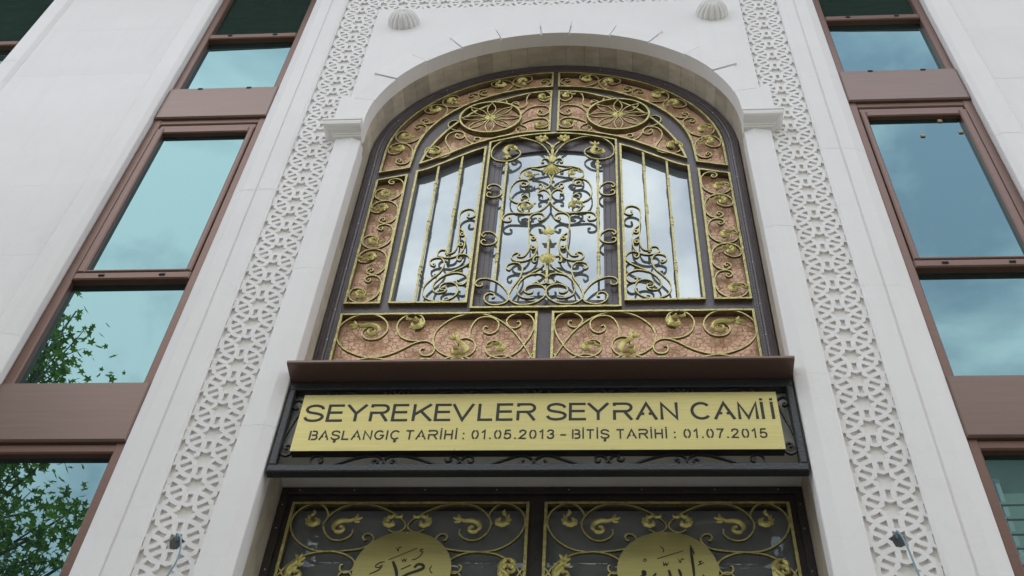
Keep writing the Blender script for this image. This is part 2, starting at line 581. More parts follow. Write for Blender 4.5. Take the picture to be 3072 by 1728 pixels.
SGL = [
    [(.521,7.995),(.512,7.998),(.521,7.969),(.503,7.953),(.476,7.968),(.472,8.006),(.486,8.041),(.514,8.054),(.544,8.042),(.567,8.01),(.571,7.954),(.564,7.884),(.558,7.789),(.557,7.709),(.558,7.63),(.575,7.577),(.608,7.564),(.623,7.576),(.616,7.592)],
    [(.563,7.836),(.541,7.814),(.521,7.777),(.512,7.723),(.512,7.657),(.52,7.592),(.544,7.546),(.588,7.523),(.632,7.527),(.662,7.543),(.67,7.575),(.654,7.604),(.628,7.604),(.618,7.587)],
    [(.529,7.525),(.52,7.515),(.528,7.492),(.544,7.508),(.544,7.542),(.519,7.557),(.489,7.548),(.468,7.51),(.472,7.466),(.504,7.427),(.554,7.389),(.603,7.35),(.644,7.301),(.664,7.252),(.661,7.204),(.635,7.175),(.597,7.182),(.582,7.206),(.588,7.23),(.602,7.223)],
    [(.513,7.294),(.528,7.294),(.528,7.273),(.51,7.253),(.485,7.256),(.466,7.293),(.472,7.329),(.502,7.359),(.546,7.37),(.603,7.35)],
    [(.688,7.466),(.673,7.46),(.68,7.441),(.702,7.459),(.708,7.497),(.684,7.523),(.647,7.524),(.623,7.487),(.621,7.437),(.64,7.374),(.681,7.312),(.713,7.251),(.721,7.191),(.7,7.133),(.649,7.099),(.593,7.098),(.545,7.125),(.518,7.166),(.516,7.219),(.535,7.261),(.571,7.276),(.607,7.265),(.624,7.235),(.615,7.205),(.594,7.203)],
]
CEN = [
    [(.005,8.649),(.017,8.7),(.042,8.776),(.086,8.854),(.148,8.904),(.221,8.937),(.293,8.934),(.356,8.895),(.404,8.822),(.418,8.743),(.407,8.683),(.371,8.642),(.309,8.631),(.257,8.655),(.221,8.708),(.221,8.751),(.248,8.785),(.292,8.792),(.328,8.755)],
    [(.0,8.598),(.027,8.644),(.054,8.655),(.07,8.634),(.068,8.604),(.053,8.608)],
    [(.002,8.586),(.038,8.571),(.091,8.552),(.152,8.542),(.196,8.507),(.213,8.456),(.201,8.408),(.162,8.393),(.127,8.411),(.114,8.444)],
    [(.135,8.529),(.083,8.511),(.031,8.472),(.007,8.416),(-.001,8.359),(.009,8.311),(.035,8.278),(.065,8.277),(.082,8.3),(.077,8.332),(.06,8.336),(.057,8.309)],
    [(.167,8.345),(.184,8.36),(.197,8.336),(.184,8.312),(.154,8.321),(.144,8.354),(.158,8.385),(.197,8.392),(.235,8.366),(.261,8.301),(.267,8.222),(.252,8.153),(.215,8.116),(.173,8.114),(.143,8.141),(.143,8.18),(.164,8.203),(.185,8.186),(.185,8.155),(.173,8.159)],
    [(.062,8.217),(.078,8.21),(.08,8.237),(.066,8.258),(.04,8.265),(.011,8.232),(-.003,8.178),(.005,8.116),(.032,8.054),(.075,8.007),(.124,7.991),(.17,8.004),(.203,8.048),(.205,8.093),(.177,8.125),(.139,8.122),(.119,8.089),(.122,8.055)],
    [(.055,7.934),(.069,7.938),(.06,7.908),(.039,7.919),(.03,7.949),(.046,7.983),(.079,7.992),(.112,7.972),(.127,7.924),(.127,7.836),(.12,7.737),(.113,7.639),(.122,7.57),(.15,7.522),(.182,7.528),(.174,7.551)],
    [(.12,7.983),(.166,7.989),(.215,7.995),(.261,7.993),(.289,7.963),(.293,7.926),(.277,7.904),(.248,7.905),(.24,7.935),(.255,7.949)],
    [(.113,7.765),(.088,7.738),(.071,7.696),(.066,7.626),(.075,7.558),(.1,7.503),(.147,7.475),(.194,7.48),(.217,7.513),(.209,7.547),(.185,7.561),(.167,7.541)],
    [(.033,7.515),(.068,7.524),(.084,7.497),(.081,7.463),(.065,7.47)],
    [(.214,7.407),(.224,7.387),(.241,7.406),(.237,7.439),(.206,7.46),(.171,7.454),(.148,7.415),(.148,7.356),(.164,7.291),(.192,7.227),(.211,7.164),(.215,7.126),(.196,7.084),(.152,7.054),(.092,7.056),(.039,7.087),(.004,7.137),(.002,7.193),(.028,7.231),(.073,7.242),(.112,7.222),(.124,7.184),(.105,7.16),(.081,7.164),(.076,7.188)],
    [(-.001,7.302),(.025,7.34),(.071,7.345),(.118,7.324),(.157,7.266),(.169,7.202),(.158,7.146),(.125,7.116),(.091,7.111),(.065,7.117)],
    [(.019,7.438),(.047,7.398),(.087,7.36),(.13,7.318)],
    [(-.01,7.28),(.008,7.25),(.039,7.247),(.054,7.268),(.046,7.288)],
    [(.376,7.263),(.377,7.235),(.404,7.234),(.416,7.266),(.397,7.298),(.356,7.306),(.302,7.281),(.26,7.238),(.226,7.176),(.211,7.126),(.226,7.077),(.271,7.052),(.316,7.057),(.349,7.093),(.354,7.136),(.331,7.163),(.301,7.155),(.297,7.125),(.312,7.121)],
    [(.391,8.301),(.402,8.28),(.416,8.303),(.397,8.336),(.359,8.337),(.325,8.299),(.314,8.252),(.328,8.204),(.366,8.184),(.404,8.194),(.415,8.225),(.4,8.246),(.388,8.23)],
    [(.39,7.76),(.401,7.739),(.414,7.762),(.396,7.789),(.36,7.789),(.327,7.756),(.315,7.712),(.328,7.67),(.364,7.65),(.401,7.658),(.414,7.688),(.399,7.707),(.386,7.694)],
]
DOOR = [
    [(-1.02,5.473),(-1.006,5.501),(-1.001,5.533),(-1.022,5.576),(-1.05,5.598),(-1.081,5.601),(-1.117,5.59),(-1.154,5.554),(-1.172,5.505),(-1.17,5.456),(-1.146,5.4),(-1.104,5.353),(-1.05,5.319),(-.99,5.306),(-.948,5.306),(-.886,5.31),(-.825,5.32),(-.785,5.337),(-.763,5.367),(-.762,5.391),(-.78,5.411),(-.802,5.411),(-.812,5.394),(-.804,5.374),(-.794,5.377)],
    [(-.699,5.439),(-.671,5.422),(-.64,5.429),(-.621,5.449),(-.622,5.477),(-.65,5.512),(-.704,5.554),(-.768,5.587),(-.829,5.597),(-.884,5.597),(-.936,5.583),(-.979,5.547),(-1.004,5.505),(-1.012,5.477),(-1.01,5.449),(-.993,5.411),(-.961,5.38),(-.923,5.373),(-.888,5.387),(-.868,5.414),(-.869,5.442)],
    [(-1.184,5.149),(-1.17,5.168),(-1.145,5.213),(-1.102,5.259),(-1.046,5.292),(-.99,5.303),(-.943,5.305),(-.894,5.293),(-.853,5.27),(-.828,5.241),(-.83,5.205),(-.85,5.182),(-.875,5.182),(-.891,5.201),(-.89,5.224),(-.88,5.227)],
]
CAL1 = [
    (8,[(-.667,5.239),(-.544,5.308)]),
    (8,[(-.641,5.311),(-.629,5.291),(-.628,5.311),(-.615,5.315)]),
    (8,[(-.608,5.244),(-.6,5.229),(-.596,5.244),(-.589,5.231),(-.585,5.247)]),
    (8,[(-.512,5.298),(-.523,5.302),(-.527,5.292),(-.515,5.285),(-.524,5.262),(-.542,5.244),(-.56,5.239)]),
    (8,[(-.464,5.205),(-.472,5.186),(-.463,5.166),(-.458,5.169)]),
    (9,[(-.683,5.226),(-.701,5.224),(-.72,5.208),(-.72,5.196),(-.704,5.195),(-.699,5.208)]),
    (9,[(-.691,5.211),(-.695,5.195),(-.708,5.177),(-.745,5.155)]),
    (30,[(-.646,5.229),(-.629,5.19),(-.62,5.159),(-.615,5.121)]),
    (9,[(-.604,5.183),(-.561,5.209)]),
    (26,[(-.544,5.194),(-.528,5.213),(-.506,5.209),(-.503,5.191),(-.529,5.175),(-.563,5.16),(-.593,5.14),(-.609,5.121)]),
]
CAL2 = [
    (8,[(.571,5.322),(.584,5.309),(.587,5.296),(.582,5.286)]),
    (9,[(.555,5.249),(.675,5.296)]),
    (8,[(.493,5.245),(.501,5.248),(.507,5.241),(.5,5.234),(.494,5.237),(.493,5.245)]),
    (9,[(.582,5.23),(.584,5.211),(.592,5.223),(.595,5.211),(.605,5.228)]),
    (9,[(.649,5.246),(.658,5.229),(.664,5.246),(.677,5.248)]),
    (8,[(.755,5.237),(.742,5.232),(.749,5.222),(.738,5.214),(.762,5.228)]),
    (16,[(.708,5.327),(.716,5.299),(.723,5.276)]),
    (26,[(.709,5.313),(.711,5.253),(.714,5.195),(.714,5.124)]),
    (24,[(.648,5.188),(.655,5.162),(.657,5.124)]),
    (24,[(.604,5.184),(.609,5.156),(.611,5.124)]),
    (20,[(.546,5.165),(.532,5.142),(.527,5.123)]),
    (24,[(.503,5.171),(.491,5.177),(.488,5.168),(.498,5.161),(.477,5.145),(.459,5.136)]),
    (9,[(.752,5.159),(.758,5.15),(.755,5.137)]),
]
SIGN_SIDE = [(1.19,5.964),(1.18,5.952),(1.188,5.943),(1.204,5.957),(1.205,5.987),(1.187,6.004),(1.161,5.987),(1.151,5.957),(1.163,5.915),(1.191,5.81),(1.212,5.713),(1.212,5.67),(1.195,5.631),(1.171,5.622),(1.151,5.644),(1.157,5.678),(1.176,5.691),(1.189,5.678),(1.178,5.663)]
SIGN_B1 = [(-1.014,5.585),(-1.006,5.588),(-1.005,5.572),(-.992,5.583),(-1.0,5.609),(-1.026,5.617),(-1.045,5.605),(-1.05,5.575),(-1.036,5.554),(-1.004,5.546),(-.962,5.551),(-.91,5.57),(-.859,5.591),(-.807,5.609),(-.765,5.616),(-.734,5.612),(-.703,5.582),(-.687,5.557),(-.662,5.547),(-.642,5.557),(-.643,5.577),(-.661,5.586),(-.667,5.573),(-.656,5.567)]
SIGN_B2 = [(-.734,5.565),(-.728,5.578),(-.743,5.586),(-.758,5.576),(-.753,5.553),(-.731,5.546),(-.711,5.559),(-.703,5.582),(-.682,5.609),(-.649,5.615),(-.613,5.615),(-.563,5.602),(-.506,5.581),(-.456,5.56),(-.406,5.546),(-.371,5.551),(-.343,5.58),(-.321,5.607),(-.298,5.612),(-.283,5.597),(-.286,5.576),(-.301,5.573),(-.307,5.587)]
# ------------------------------------------------------------------ the mosque front
ZA, RA = 8.76, 1.262                 # arch springing height and radius
ZTOP = 12.45
mosque = tag(empty('mosque'), 'white limestone mosque front with tall arched portal and strips of carved lattice', 'mosque')

core = MB()
core.add(box(-9, 9, 0.42, 11, 0, ZTOP + 0.3))
for s in (-1, 1):
    core.add(box(s * 1.27, s * 9, 0.13, 0.42, 0, ZTOP + 0.3))
core.build('wall_core', 'stone2', mosque)
# masonry over the arch, behind the facing
hd = [(-1.3, ZA)] + [(1.275 * cos(radians(180 - 5 * i)), ZA + 1.275 * sin(radians(180 - 5 * i))) for i in range(37)] + [(1.3, ZA)]
rect = [(-1.3, ZA), (1.3, ZA), (1.3, ZTOP), (-1.3, ZTOP)]
archlp = [(1.2755 * cos(radians(180 - 5 * i)), ZA + 1.2755 * sin(radians(180 - 5 * i))) for i in range(37)]
obj('wall_core', *cut_plate([rect, archlp], lambda x, z: abs(x) < 1.3 and ZA < z < ZTOP and not inside(x, z, archlp), 0.08, 0.42), 'stone2', mosque)


def slabs(name, plan, zcuts, m, side, parent, gap=0.0009):
    """a vertical run of stone slabs with open joints; equal heights share one mesh"""
    run = empty(name, parent=parent)
    cache = {}
    for a, b in zip(zcuts[:-1], zcuts[1:]):
        h = round(b - a, 4)
        if h not in cache:
            vf = prism_z(plan, gap / 2, h - gap / 2)
            if side < 0: vf = mirx(vf)
            cache[h] = obj('slab', *vf, m).data
            bpy.data.objects.remove(bpy.data.objects[[o.name for o in bpy.data.objects if o.data is cache[h]][0]])
        o = obj('slab', None, None, m, run, mesh=cache[h])
        o.location = (0, random.uniform(-0.0008, 0.0008), a)
    return run


def cuts(z0, z1, h, off):
    c = [z0]
    z = z0 + off
    while z < z1 - 0.15:
        if z > z0 + 0.1: c.append(round(z, 4))
        z += h
    c.append(z1)
    return c


P_JAMB = [(1.2625, 0.075), (1.252, 0.07), (1.250, -0.016), (1.254, -0.021), (1.306, -0.041), (1.312, -0.042), (1.412, -0.032), (1.418, -0.028), (1.420, 0.02), (1.420, 0.128), (1.2625, 0.128)]
P_BAND = [(1.704, 0.028), (1.699, -0.006), (1.704, -0.012), (1.716, -0.019), (1.814, -0.019), (1.819, -0.014), (1.822, -0.007), (1.829, -0.007), (1.831, -0.012), (1.834, -0.015), (1.912, -0.015), (1.918, -0.012), (1.984, 0.026), (1.990, 0.034), (1.990, 0.128), (1.704, 0.128)]
P_RET = [(2.802, 0.128), (2.802, 0.0), (2.806, -0.006), (2.838, -0.026), (2.846, -0.028), (2.960, -0.028), (2.968, -0.024), (2.990, 0.0), (2.990, 0.128)]
P_PIL = [(2.991, 0.128), (2.991, 0.0), (4.068, 0.0), (4.068, 0.128)]
P_RET2 = [(4.069, 0.128), (4.069, 0.0), (4.092, -0.024), (4.100, -0.028), (4.205, -0.028), (4.212, -0.026), (4.240, -0.006), (4.245, 0.0), (4.245, 0.128)]
P_FAR = [(5.055, 0.128), (5.055, -0.01), (5.1, -0.028), (5.22, -0.028), (5.25, 0.0), (9.0, 0.0), (9.0, 0.128)]
for s in (-1, 1):
    o_ = 0.0 if s < 0 else 0.34
    slabs('portal_pilaster', P_JAMB, cuts(0, 8.53, 1.28, 0.66 + o_), 'stone', s, mosque)
    slabs('moulded_band', P_BAND, cuts(0, ZTOP, 1.42, 0.83 + o_), 'stone', s, mosque)
    slabs('window_return', P_RET, cuts(0, ZTOP, 1.55, 0.31 + o_), 'stone', s, mosque)
    slabs('broad_pilaster', P_PIL, cuts(0, ZTOP, 0.775, 0.31 + o_), 'stone', s, mosque)
    slabs('window_return', P_RET2, cuts(0, ZTOP, 1.55, 0.52 + o_), 'stone', s, mosque)
    slabs('side_wall', P_FAR, cuts(0, ZTOP, 1.55, 0.4 + o_), 'stone', s, mosque)

# ---- carved lattice: rings of radius ~0.73 T round a triangular grid of stars
T = 0.1706
HW = 0.1425
R_IN, R_OUT = 0.655 * T, 0.805 * T
STAR = [((0.30 if k % 2 == 0 else 0.192) * T * cos(radians(30 * k)), (0.30 if k % 2 == 0 else 0.192) * T * sin(radians(30 * k))) for k in range(12)]
NPER = 5
LH = NPER * T
cen = []
for i in range(-2, 3):
    for j in range(-3, NPER + 4):
        cen.append((i * T * 0.8660254, (j + (0.5 if i % 2 else 0.0)) * T))


def in_lattice(x, z):
    if abs(x) > HW or not (0 < z < LH): return False
    ok = False
    for cx, cz in cen:
        d = hypot(x - cx, z - cz)
        if d < 0.31 * T and inside(x - cx, z - cz, STAR): return False
        if R_IN < d < R_OUT: ok = True
    return ok


def clip_seg_loops():
    lp = [[(-HW, 0), (HW, 0), (HW, LH), (-HW, LH)]]
    for cx, cz in cen:
        if abs(cx) - 0.3 * T < HW and -0.3 * T < cz < LH + 0.3 * T:
            lp.append([(cx + a, cz + b) for a, b in STAR])
        for R in (R_IN, R_OUT):
            if abs(cx) - R > HW or cz + R < 0 or cz - R > LH: continue
            lp.append([(cx + R * cos(2 * pi * (k + 0.13) / 40), cz + R * sin(2 * pi * (k + 0.13) / 40)) for k in range(40)])
    return lp


LD = 0.0145
lat = obj('lattice_panel', *cut_plate(clip_seg_loops(), in_lattice, 0.0, LD), 'stone2')
LAT = lat.data
bpy.data.objects.remove(lat)
for s, zs in ((-1, 10.5444), (1, 10.3949)):
    strip = obj('carved_strip', *box(s * 1.40, s * 1.71, LD, 0.128, 0, 10.56), 'back', mosque)
    k0 = int((zs - 1.0) / LH)
    z = zs - 12 * LH
    while z < 11.9:
        p = obj('lattice_panel', None, None, None, strip, mesh=LAT)
        p.location = (s * 1.5608, random.uniform(0, 0.0006), z)
        p.scale = (1, 1, 0.9985)
        z += LH
# the band running across above the portal, same carving turned on its side
strip = obj('carved_strip', *box(-1.71, 1.71, LD + 0.001, 0.079, 10.56, 12.1), 'back', mosque)
x = -1.4125
while x < 1.40:
    p = obj('lattice_panel', None, None, None, strip, mesh=LAT)
    p.rotation_euler = (0, pi / 2, 0)
    p.location = (x, 0.0003, 10.56 + HW + 0.0005)
    p.scale = (1, 1, min(1.0, (1.4125 - x) / LH) if (1.4125 - x) < LH else 0.9985)
    x += LH
slab_top = obj('frieze_slab', *bbox(-1.418, 1.418, -0.018, LD, 10.849, 12.3), 'stone', mosque)

# ---- arch panel and voussoirs
RV = 1.40
x1, zt = 1.412, 10.558
rectp = [(-x1, ZA + 0.30), (x1, ZA + 0.30), (x1, zt), (-x1, zt)]
arcv = [(RV * cos(radians(184 - 4 * i)), ZA + RV * sin(radians(184 - 4 * i))) for i in range(48)]
obj('arch_panel', *cut_plate([rectp, arcv], lambda x, z: abs(x) < x1 and ZA + 0.30 < z < zt and not inside(x, z, arcv), -0.021, 0.078), 'stone', mosque)
ring = empty('arch_ring', parent=mosque)
vous = {}
ang = [0.0, 12.6, 27.6, 42.4, 57.0, 71.3, 85.2, 94.8, 108.7, 123.0, 137.6, 152.4, 167.4, 180.0]
RO = [None, 1.425, 1.46, 1.43, 1.475, 1.445, 1.48, 1.445, 1.475, 1.43, 1.46, 1.425, None]
PR = [0.034, 0.029, 0.036, 0.030, 0.034, 0.029, 0.032, 0.029, 0.034, 0.030, 0.036, 0.029, 0.034]
for i in range(26):
    deep = i >= 13
    i = i % 13
    a0, a1 = ang[i], ang[i + 1]
    g = 0.012 if deep else 0.24
    a0g, a1g = a0 + (g if i else 0), a1 - (g if i < 12 else 0)
    n = 6
    inner = [(RA * cos(radians(a0g + (a1g - a0g) * k / n)), ZA + RA * sin(radians(a0g + (a1g - a0g) * k / n))) for k in range(n + 1)]
    if RO[i] is None:
        sg = 1 if i == 0 else -1
        if i == 0:
            outer = [(1.476, ZA + 0.352), (1.476, ZA - 0.13), (RA, ZA - 0.13)]
            poly = inner + [(1.40, ZA + 1.40 * sin(radians(a1g)) + 0.005), (1.440, ZA + 0.352)] + outer
        else:
            poly = inner + [(-RA, ZA - 0.13), (-1.476, ZA - 0.13), (-1.476, ZA + 0.352), (-1.440, ZA + 0.352), (-1.40, ZA + 1.40 * sin(radians(a1 - 12.6 + g)) + 0.005)]
            a = radians(a0g)
            poly = inner + [(-RA, ZA - 0.13), (-1.476, ZA - 0.13), (-1.476, ZA + 0.352), (-1.440, ZA + 0.352), (1.41 * cos(a), ZA + 1.41 * sin(a))]
    else:
        R = RO[i]
        outer = [(R * cos(radians(a1g + (a0g - a1g) * k / n)), ZA + R * sin(radians(a1g + (a0g - a1g) * k / n))) for k in range(n + 1)]
        outer = [(max(-1.411, min(1.411, q[0])), q[1]) for q in outer]
        # straight outer edge, as the blocks are cut
        outer = [outer[0], outer[-1]]
        poly = inner + outer
    poly = poly[::-1] if i == -1 else poly
    # orient counter-clockwise seen from -y
    ar = sum(poly[k][0] * poly[(k + 1) % len(poly)][1] - poly[(k + 1) % len(poly)][0] * poly[k][1] for k in range(len(poly)))
    if ar < 0: poly = poly[::-1]
    if not deep:
        vous[i] = MB().add(prism_y(poly, -PR[i], -0.0165))
    else:
        vous[i].add(prism_y(poly, -0.016, 0.075)).build('voussoir', 'stone', ring)

# travertine lining of the arch and jambs
lin = empty('arch_lining', parent=mosque)
NT = 29
ta = [0] + [180 * (i + random.uniform(-0.16, 0.16)) / NT for i in range(1, NT)] + [180]
for i in range(NT):
    a0, a1 = ta[i] + 0.045, ta[i + 1] - 0.045
    poly = [(1.2635 * cos(radians(a0)), ZA + 1.2635 * sin(radians(a0))), (1.2635 * cos(radians((a0 + a1) / 2)), ZA + 1.2635 * sin(radians((a0 + a1) / 2))), (1.2635 * cos(radians(a1)), ZA + 1.2635 * sin(radians(a1)))]
    poly = poly + [(1.274 * cos(radians(a1)), ZA + 1.274 * sin(radians(a1))), (1.274 * cos(radians(a0)), ZA + 1.274 * sin(radians(a0)))]
    obj('lining_stone', *prism_y(poly, 0.0755, 0.40), 'trav', lin)
for s in (-1, 1):
    zc = cuts(0, ZA - 0.001, 1.06, 0.35 + 0.2 * s)
    for a, b in zip(zc[:-1], zc[1:]):
        obj('lining_stone', *box(s * 1.2635, s * 1.2745, 0.1285 if False else 0.076, 0.42, a + 0.001, b - 0.001), 'trav', lin)
# lintel beam between door and gate
obj('lintel', *bbox(-1.262, 1.262, 0.055, 0.46, 5.72, 6.09), 'lintel', mosque)

# ---- impost caps
for s in (-1, 1):
    prof = [(0.000, 8.505), (0.008, 8.508), (0.009, 8.520), (0.017, 8.522), (0.018, 8.534), (0.026, 8.538), (0.042, 8.542), (0.060, 8.550), (0.074, 8.562), (0.078, 8.580), (0.079, 8.600), (0.084, 8.602), (0.084, 8.624), (0.080, 8.628)]
    v, f = [], []
    for o, z in prof:
        v += [(1.246, 0.02, z), (1.246, -0.044 - o, z), (1.424 + o, -0.044 - o, z), (1.424 + o, 0.02, z)]
    for i in range(len(prof) - 1):
        for j in range(4):
            k = (j + 1) % 4
            f.append((4 * i + j, 4 * i + k, 4 * i + 4 + k, 4 * i + 4 + j))
    f.append((3, 2, 1, 0))
    e = 4 * (len(prof) - 1)
    f.append((e, e + 1, e + 2, e + 3))
    vf = (v, f) if s > 0 else mirx((v, f))
    obj('impost_cap', *vf, 'stone2', mosque)

# ---- melon bosses
NR, NS, NL = 17, 8, 12
v, f = [], []
for i in range(NL + 1):
    t = i / NL
    ph = t * pi / 2
    rr = 0.125 * cos(ph) ** 0.8 if i < NL else 0.0
    hh = 0.108 * sin(ph)
    if t > 0.85: hh -= 0.006 * (t - 0.85) / 0.15
    for k in range(NR * NS):
        th = 2 * pi * k / (NR * NS)
        c = abs(sin(th * NR / 2)) ** 0.55
        q = 0.90 + 0.10 * c
        v.append((rr * q * cos(th), -hh * (0.96 + 0.04 * c), rr * q * sin(th)))
K = NR * NS
for i in range(NL):
    for k in range(K):
        k2 = (k + 1) % K
        f.append((i * K + k, i * K + k2, (i + 1) * K + k2, (i + 1) * K + k))
for s in (-1, 1):
    o = obj('melon_boss', v, [q[::-1] for q in f], 'stone2', mosque, smooth=True)
    o.location = (s * 1.186, -0.020, 10.30)
    bt = MB()
    vv, ff = [], []
    for i in range(5):
        ph = i / 4 * pi / 2
        for k in range(14):
            vv.append((0.013 * cos(ph) * cos(2 * pi * k / 14), -0.098 - 0.009 * sin(ph), 0.013 * cos(ph) * sin(2 * pi * k / 14)))
    for i in range(4):
        for k in range(14):
            ff.append((i * 14 + (k + 1) % 14, i * 14 + k, (i + 1) * 14 + k, (i + 1) * 14 + (k + 1) % 14))
    obj('boss_button', vv, ff, 'stone2', o, smooth=True)

# ---- deep eave over the front
n = 24
ev, ef = [], []
for i in range(n + 1):
    x = -9 + 18 * i / n
    y = -1.02 + 0.05 * cos(x * 0.5)
    ev += [(x, y, ZTOP), (x, y, ZTOP + 0.35), (x, 0.6, ZTOP + 0.35), (x, 0.6, ZTOP)]
for i in range(n):
    for j in range(4):
        k = (j + 1) % 4
        ef.append((4 * i + j, 4 * i + k, 4 * i + 4 + k, 4 * i + 4 + j))
ef += [(0, 1, 2, 3)[::-1], (4 * n, 4 * n + 1, 4 * n + 2, 4 * n + 3)]
obj('eave', ev, ef, 'soffit', mosque)

# ---- window bays: aluminium strips from plinth to eave
def fz(z): return 1.6 + (z - 1.6) * 1.0125


def window_bay(xa, xb, s, detail=True):
    """xa = edge nearest the portal, xb = far edge"""
    w = empty('window_bay', parent=mosque)
    X = lambda x: s * x
    fr = MB()
    fr.add(bbox(X(xa), X(xa + 0.052), 0.046, 0.125, 0, ZTOP, 0.006))
    fr.add(bbox(X(xb - 0.062), X(xb), 0.046, 0.125, 0, ZTOP, 0.006))
    fr.build('jamb_frame', 'alu', w)
    ia, ib = xa + 0.052, xb - 0.062
    base = 3.18
    lev = [0, -base * 1.0125]
    for dz in lev:
        def Z(z): return fz(z) + dz
        # pane, bar, pane over the spandrel
        top = ZTOP if dz == 0 else Z(9.30) + 0.9
        if dz == 0:
            obj('bar', *bbox(X(ia), X(ib), 0.040, 0.12, Z(10.145), Z(10.215), 0.008), 'alu', w)
            obj('pane', *box(X(ia - 0.004), X(ib + 0.004), 0.088, 0.10, Z(10.21), ZTOP), 'glass', w)
            obj('pane', *box(X(ia - 0.004), X(ib + 0.004), 0.090, 0.102, Z(9.27), Z(10.15)), 'glass', w)
            caps = [(10.185, 0.036)]
        else:
            caps = []
        sp = obj('spandrel', *bbox(X(xa - 0.004 + 0.004), X(xb - 0.002), 0.026, 0.12, Z(8.875), Z(9.30), 0.010), 'aluS', w)
        caps.append((9.285, 0.024))
        obj('head_rail', *bbox(X(xa + 0.002), X(xb - 0.002), 0.050, 0.12, Z(8.815), Z(8.874), 0.008), 'alu', w)
        if dz:
            obj('pane', *box(X(ia - 0.004), X(ib + 0.004), 0.090, 0.102, Z(7.03), Z(8.82)), 'glass', w)
            obj('bar', *bbox(X(ia), X(ib), 0.040, 0.12, Z(7.022), Z(7.086), 0.008), 'alu', w)
            obj('pane', *box(X(ia - 0.004), X(ib + 0.004), 0.090, 0.102, Z(6.10), Z(7.03)), 'glass', w)
            continue
        obj('head_rail', *bbox(X(ia), X(ib), 0.056, 0.12, Z(8.745), Z(8.812), 0.010), 'alu', w)
        sash = MB()
        sz0, sz1 = Z(7.088), Z(8.742)
        out_ = [(ia + 0.004, sz0), (ib - 0.004, sz0), (ib - 0.004, sz1), (ia + 0.004, sz1)]
        sw = 0.050
        sash.add(bbox(X(ia + 0.004), X(ia + 0.004 + 0.036), 0.036, 0.11, sz0, sz1, 0.008))
        sash.add(bbox(X(ib - 0.004 - sw), X(ib - 0.004), 0.036, 0.11, sz0, sz1, 0.008))
        sash.add(bbox(X(ia + 0.040), X(ib - 0.054), 0.037, 0.11, sz1 - 0.06, sz1 - 0.001, 0.008))
        sash.add(bbox(X(ia + 0.040), X(ib - 0.054), 0.037, 0.11, sz0 + 0.001, sz0 + 0.022, 0.006))
        sash.build('sash', 'alu', w)
        obj('pane', *box(X(ia + 0.03), X(ib - 0.04), 0.074, 0.086, sz0 + 0.01, sz1 - 0.05), 'glass', w)
        obj('bar', *bbox(X(ia), X(ib), 0.040, 0.12, Z(7.022), Z(7.086), 0.008), 'alu', w)
        caps.append((7.055, 0.036))
        obj('pane', *box(X(ia - 0.004), X(ib + 0.004), 0.090, 0.102, Z(6.10), Z(7.03)), 'glass', w)
        if detail:
            for zc, yf in caps:
                for t in (0.24, 0.76):
                    xc = ia + (ib - ia) * t
                    obj('drain_cap', *bbox(X(xc - 0.017), X(xc + 0.017), yf - 0.004, yf + 0.012, Z(zc) - 0.008, Z(zc) + 0.008, 0.003), 'black', w)
    obj('spandrel', *bbox(X(xa), X(xb - 0.002), 0.026, 0.12, 0, fz(9.30 - 2 * base), 0.01), 'aluS', w)
    return w


for s in (-1, 1):
    wb = window_bay(1.992, 2.800, s)
    if s > 0:
        for cx, cz in ((2.549, 8.739), (2.40, 8.554), (2.649, 8.589)):
            obj('glass_clip', *bbox(cx - 0.014, cx + 0.014, 0.064, 0.073, cz - 0.014, cz + 0.014), 'clip', wb)
    window_bay(4.247, 5.053, s, False)

# ---- junction holes and loose cables in the lattice
for s, zc, pts in ((-1, 5.075, [(-1.552, 0.015, 5.085), (-1.545, -0.035, 5.098), (-1.512, -0.055, 5.06), (-1.497, -0.05, 4.99), (-1.500, -0.045, 4.93), (-1.520, -0.035, 4.87), (-1.545, -0.025, 4.78), (-1.56, -0.02, 4.6)]),
                   (1, 5.095, [(1.550, 0.015, 5.10), (1.543, -0.035, 5.118), (1.556, -0.05, 5.07), (1.568, -0.05, 4.99), (1.577, -0.045, 4.92), (1.585, -0.04, 4.85), (1.59, -0.03, 4.7), (1.60, -0.02, 4.5)])):
    hv, hf = prism_y([(0.030 * cos(2 * pi * k / 9) * (1 + 0.18 * sin(k * 2.3)), 0.036 * sin(2 * pi * k / 9)) for k in range(9)], -0.002, 0.02)
    h = obj('cable_hole', hv, hf, 'black', mosque)
    h.location = (s * 1.552, 0, zc)
    cp = []
    for i in range(len(pts) - 1):
        for t in range(5):
            a = Vector(pts[max(i - 1, 0)]); b = Vector(pts[i]); c = Vector(pts[i + 1]); d = Vector(pts[min(i + 2, len(pts) - 1)])
            u = t / 5
            cp.append(0.5 * ((2 * b) + (c - a) * u + (2 * a - 5 * b + 4 * c - d) * u * u + (3 * b - a - 3 * c + d) * u ** 3))
    cp.append(Vector(pts[-1]))
    c = obj('cable', *tube(cp, 0.0042, 6), 'cable', None, smooth=True)
    tag(c, 'thin blue-grey cable hanging from a hole in the ' + ('left' if s < 0 else 'right') + ' carved lattice strip', 'cable', 'loose cables in the lattice')

# ------------------------------------------------------------------ ornament builders
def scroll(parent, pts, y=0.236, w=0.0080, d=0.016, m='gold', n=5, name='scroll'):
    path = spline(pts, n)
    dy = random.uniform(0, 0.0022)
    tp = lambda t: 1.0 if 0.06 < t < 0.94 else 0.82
    return obj(name, *sweep(path, y + dy, y + d + dy, w, wob=0.07, taper=tp), m, parent)


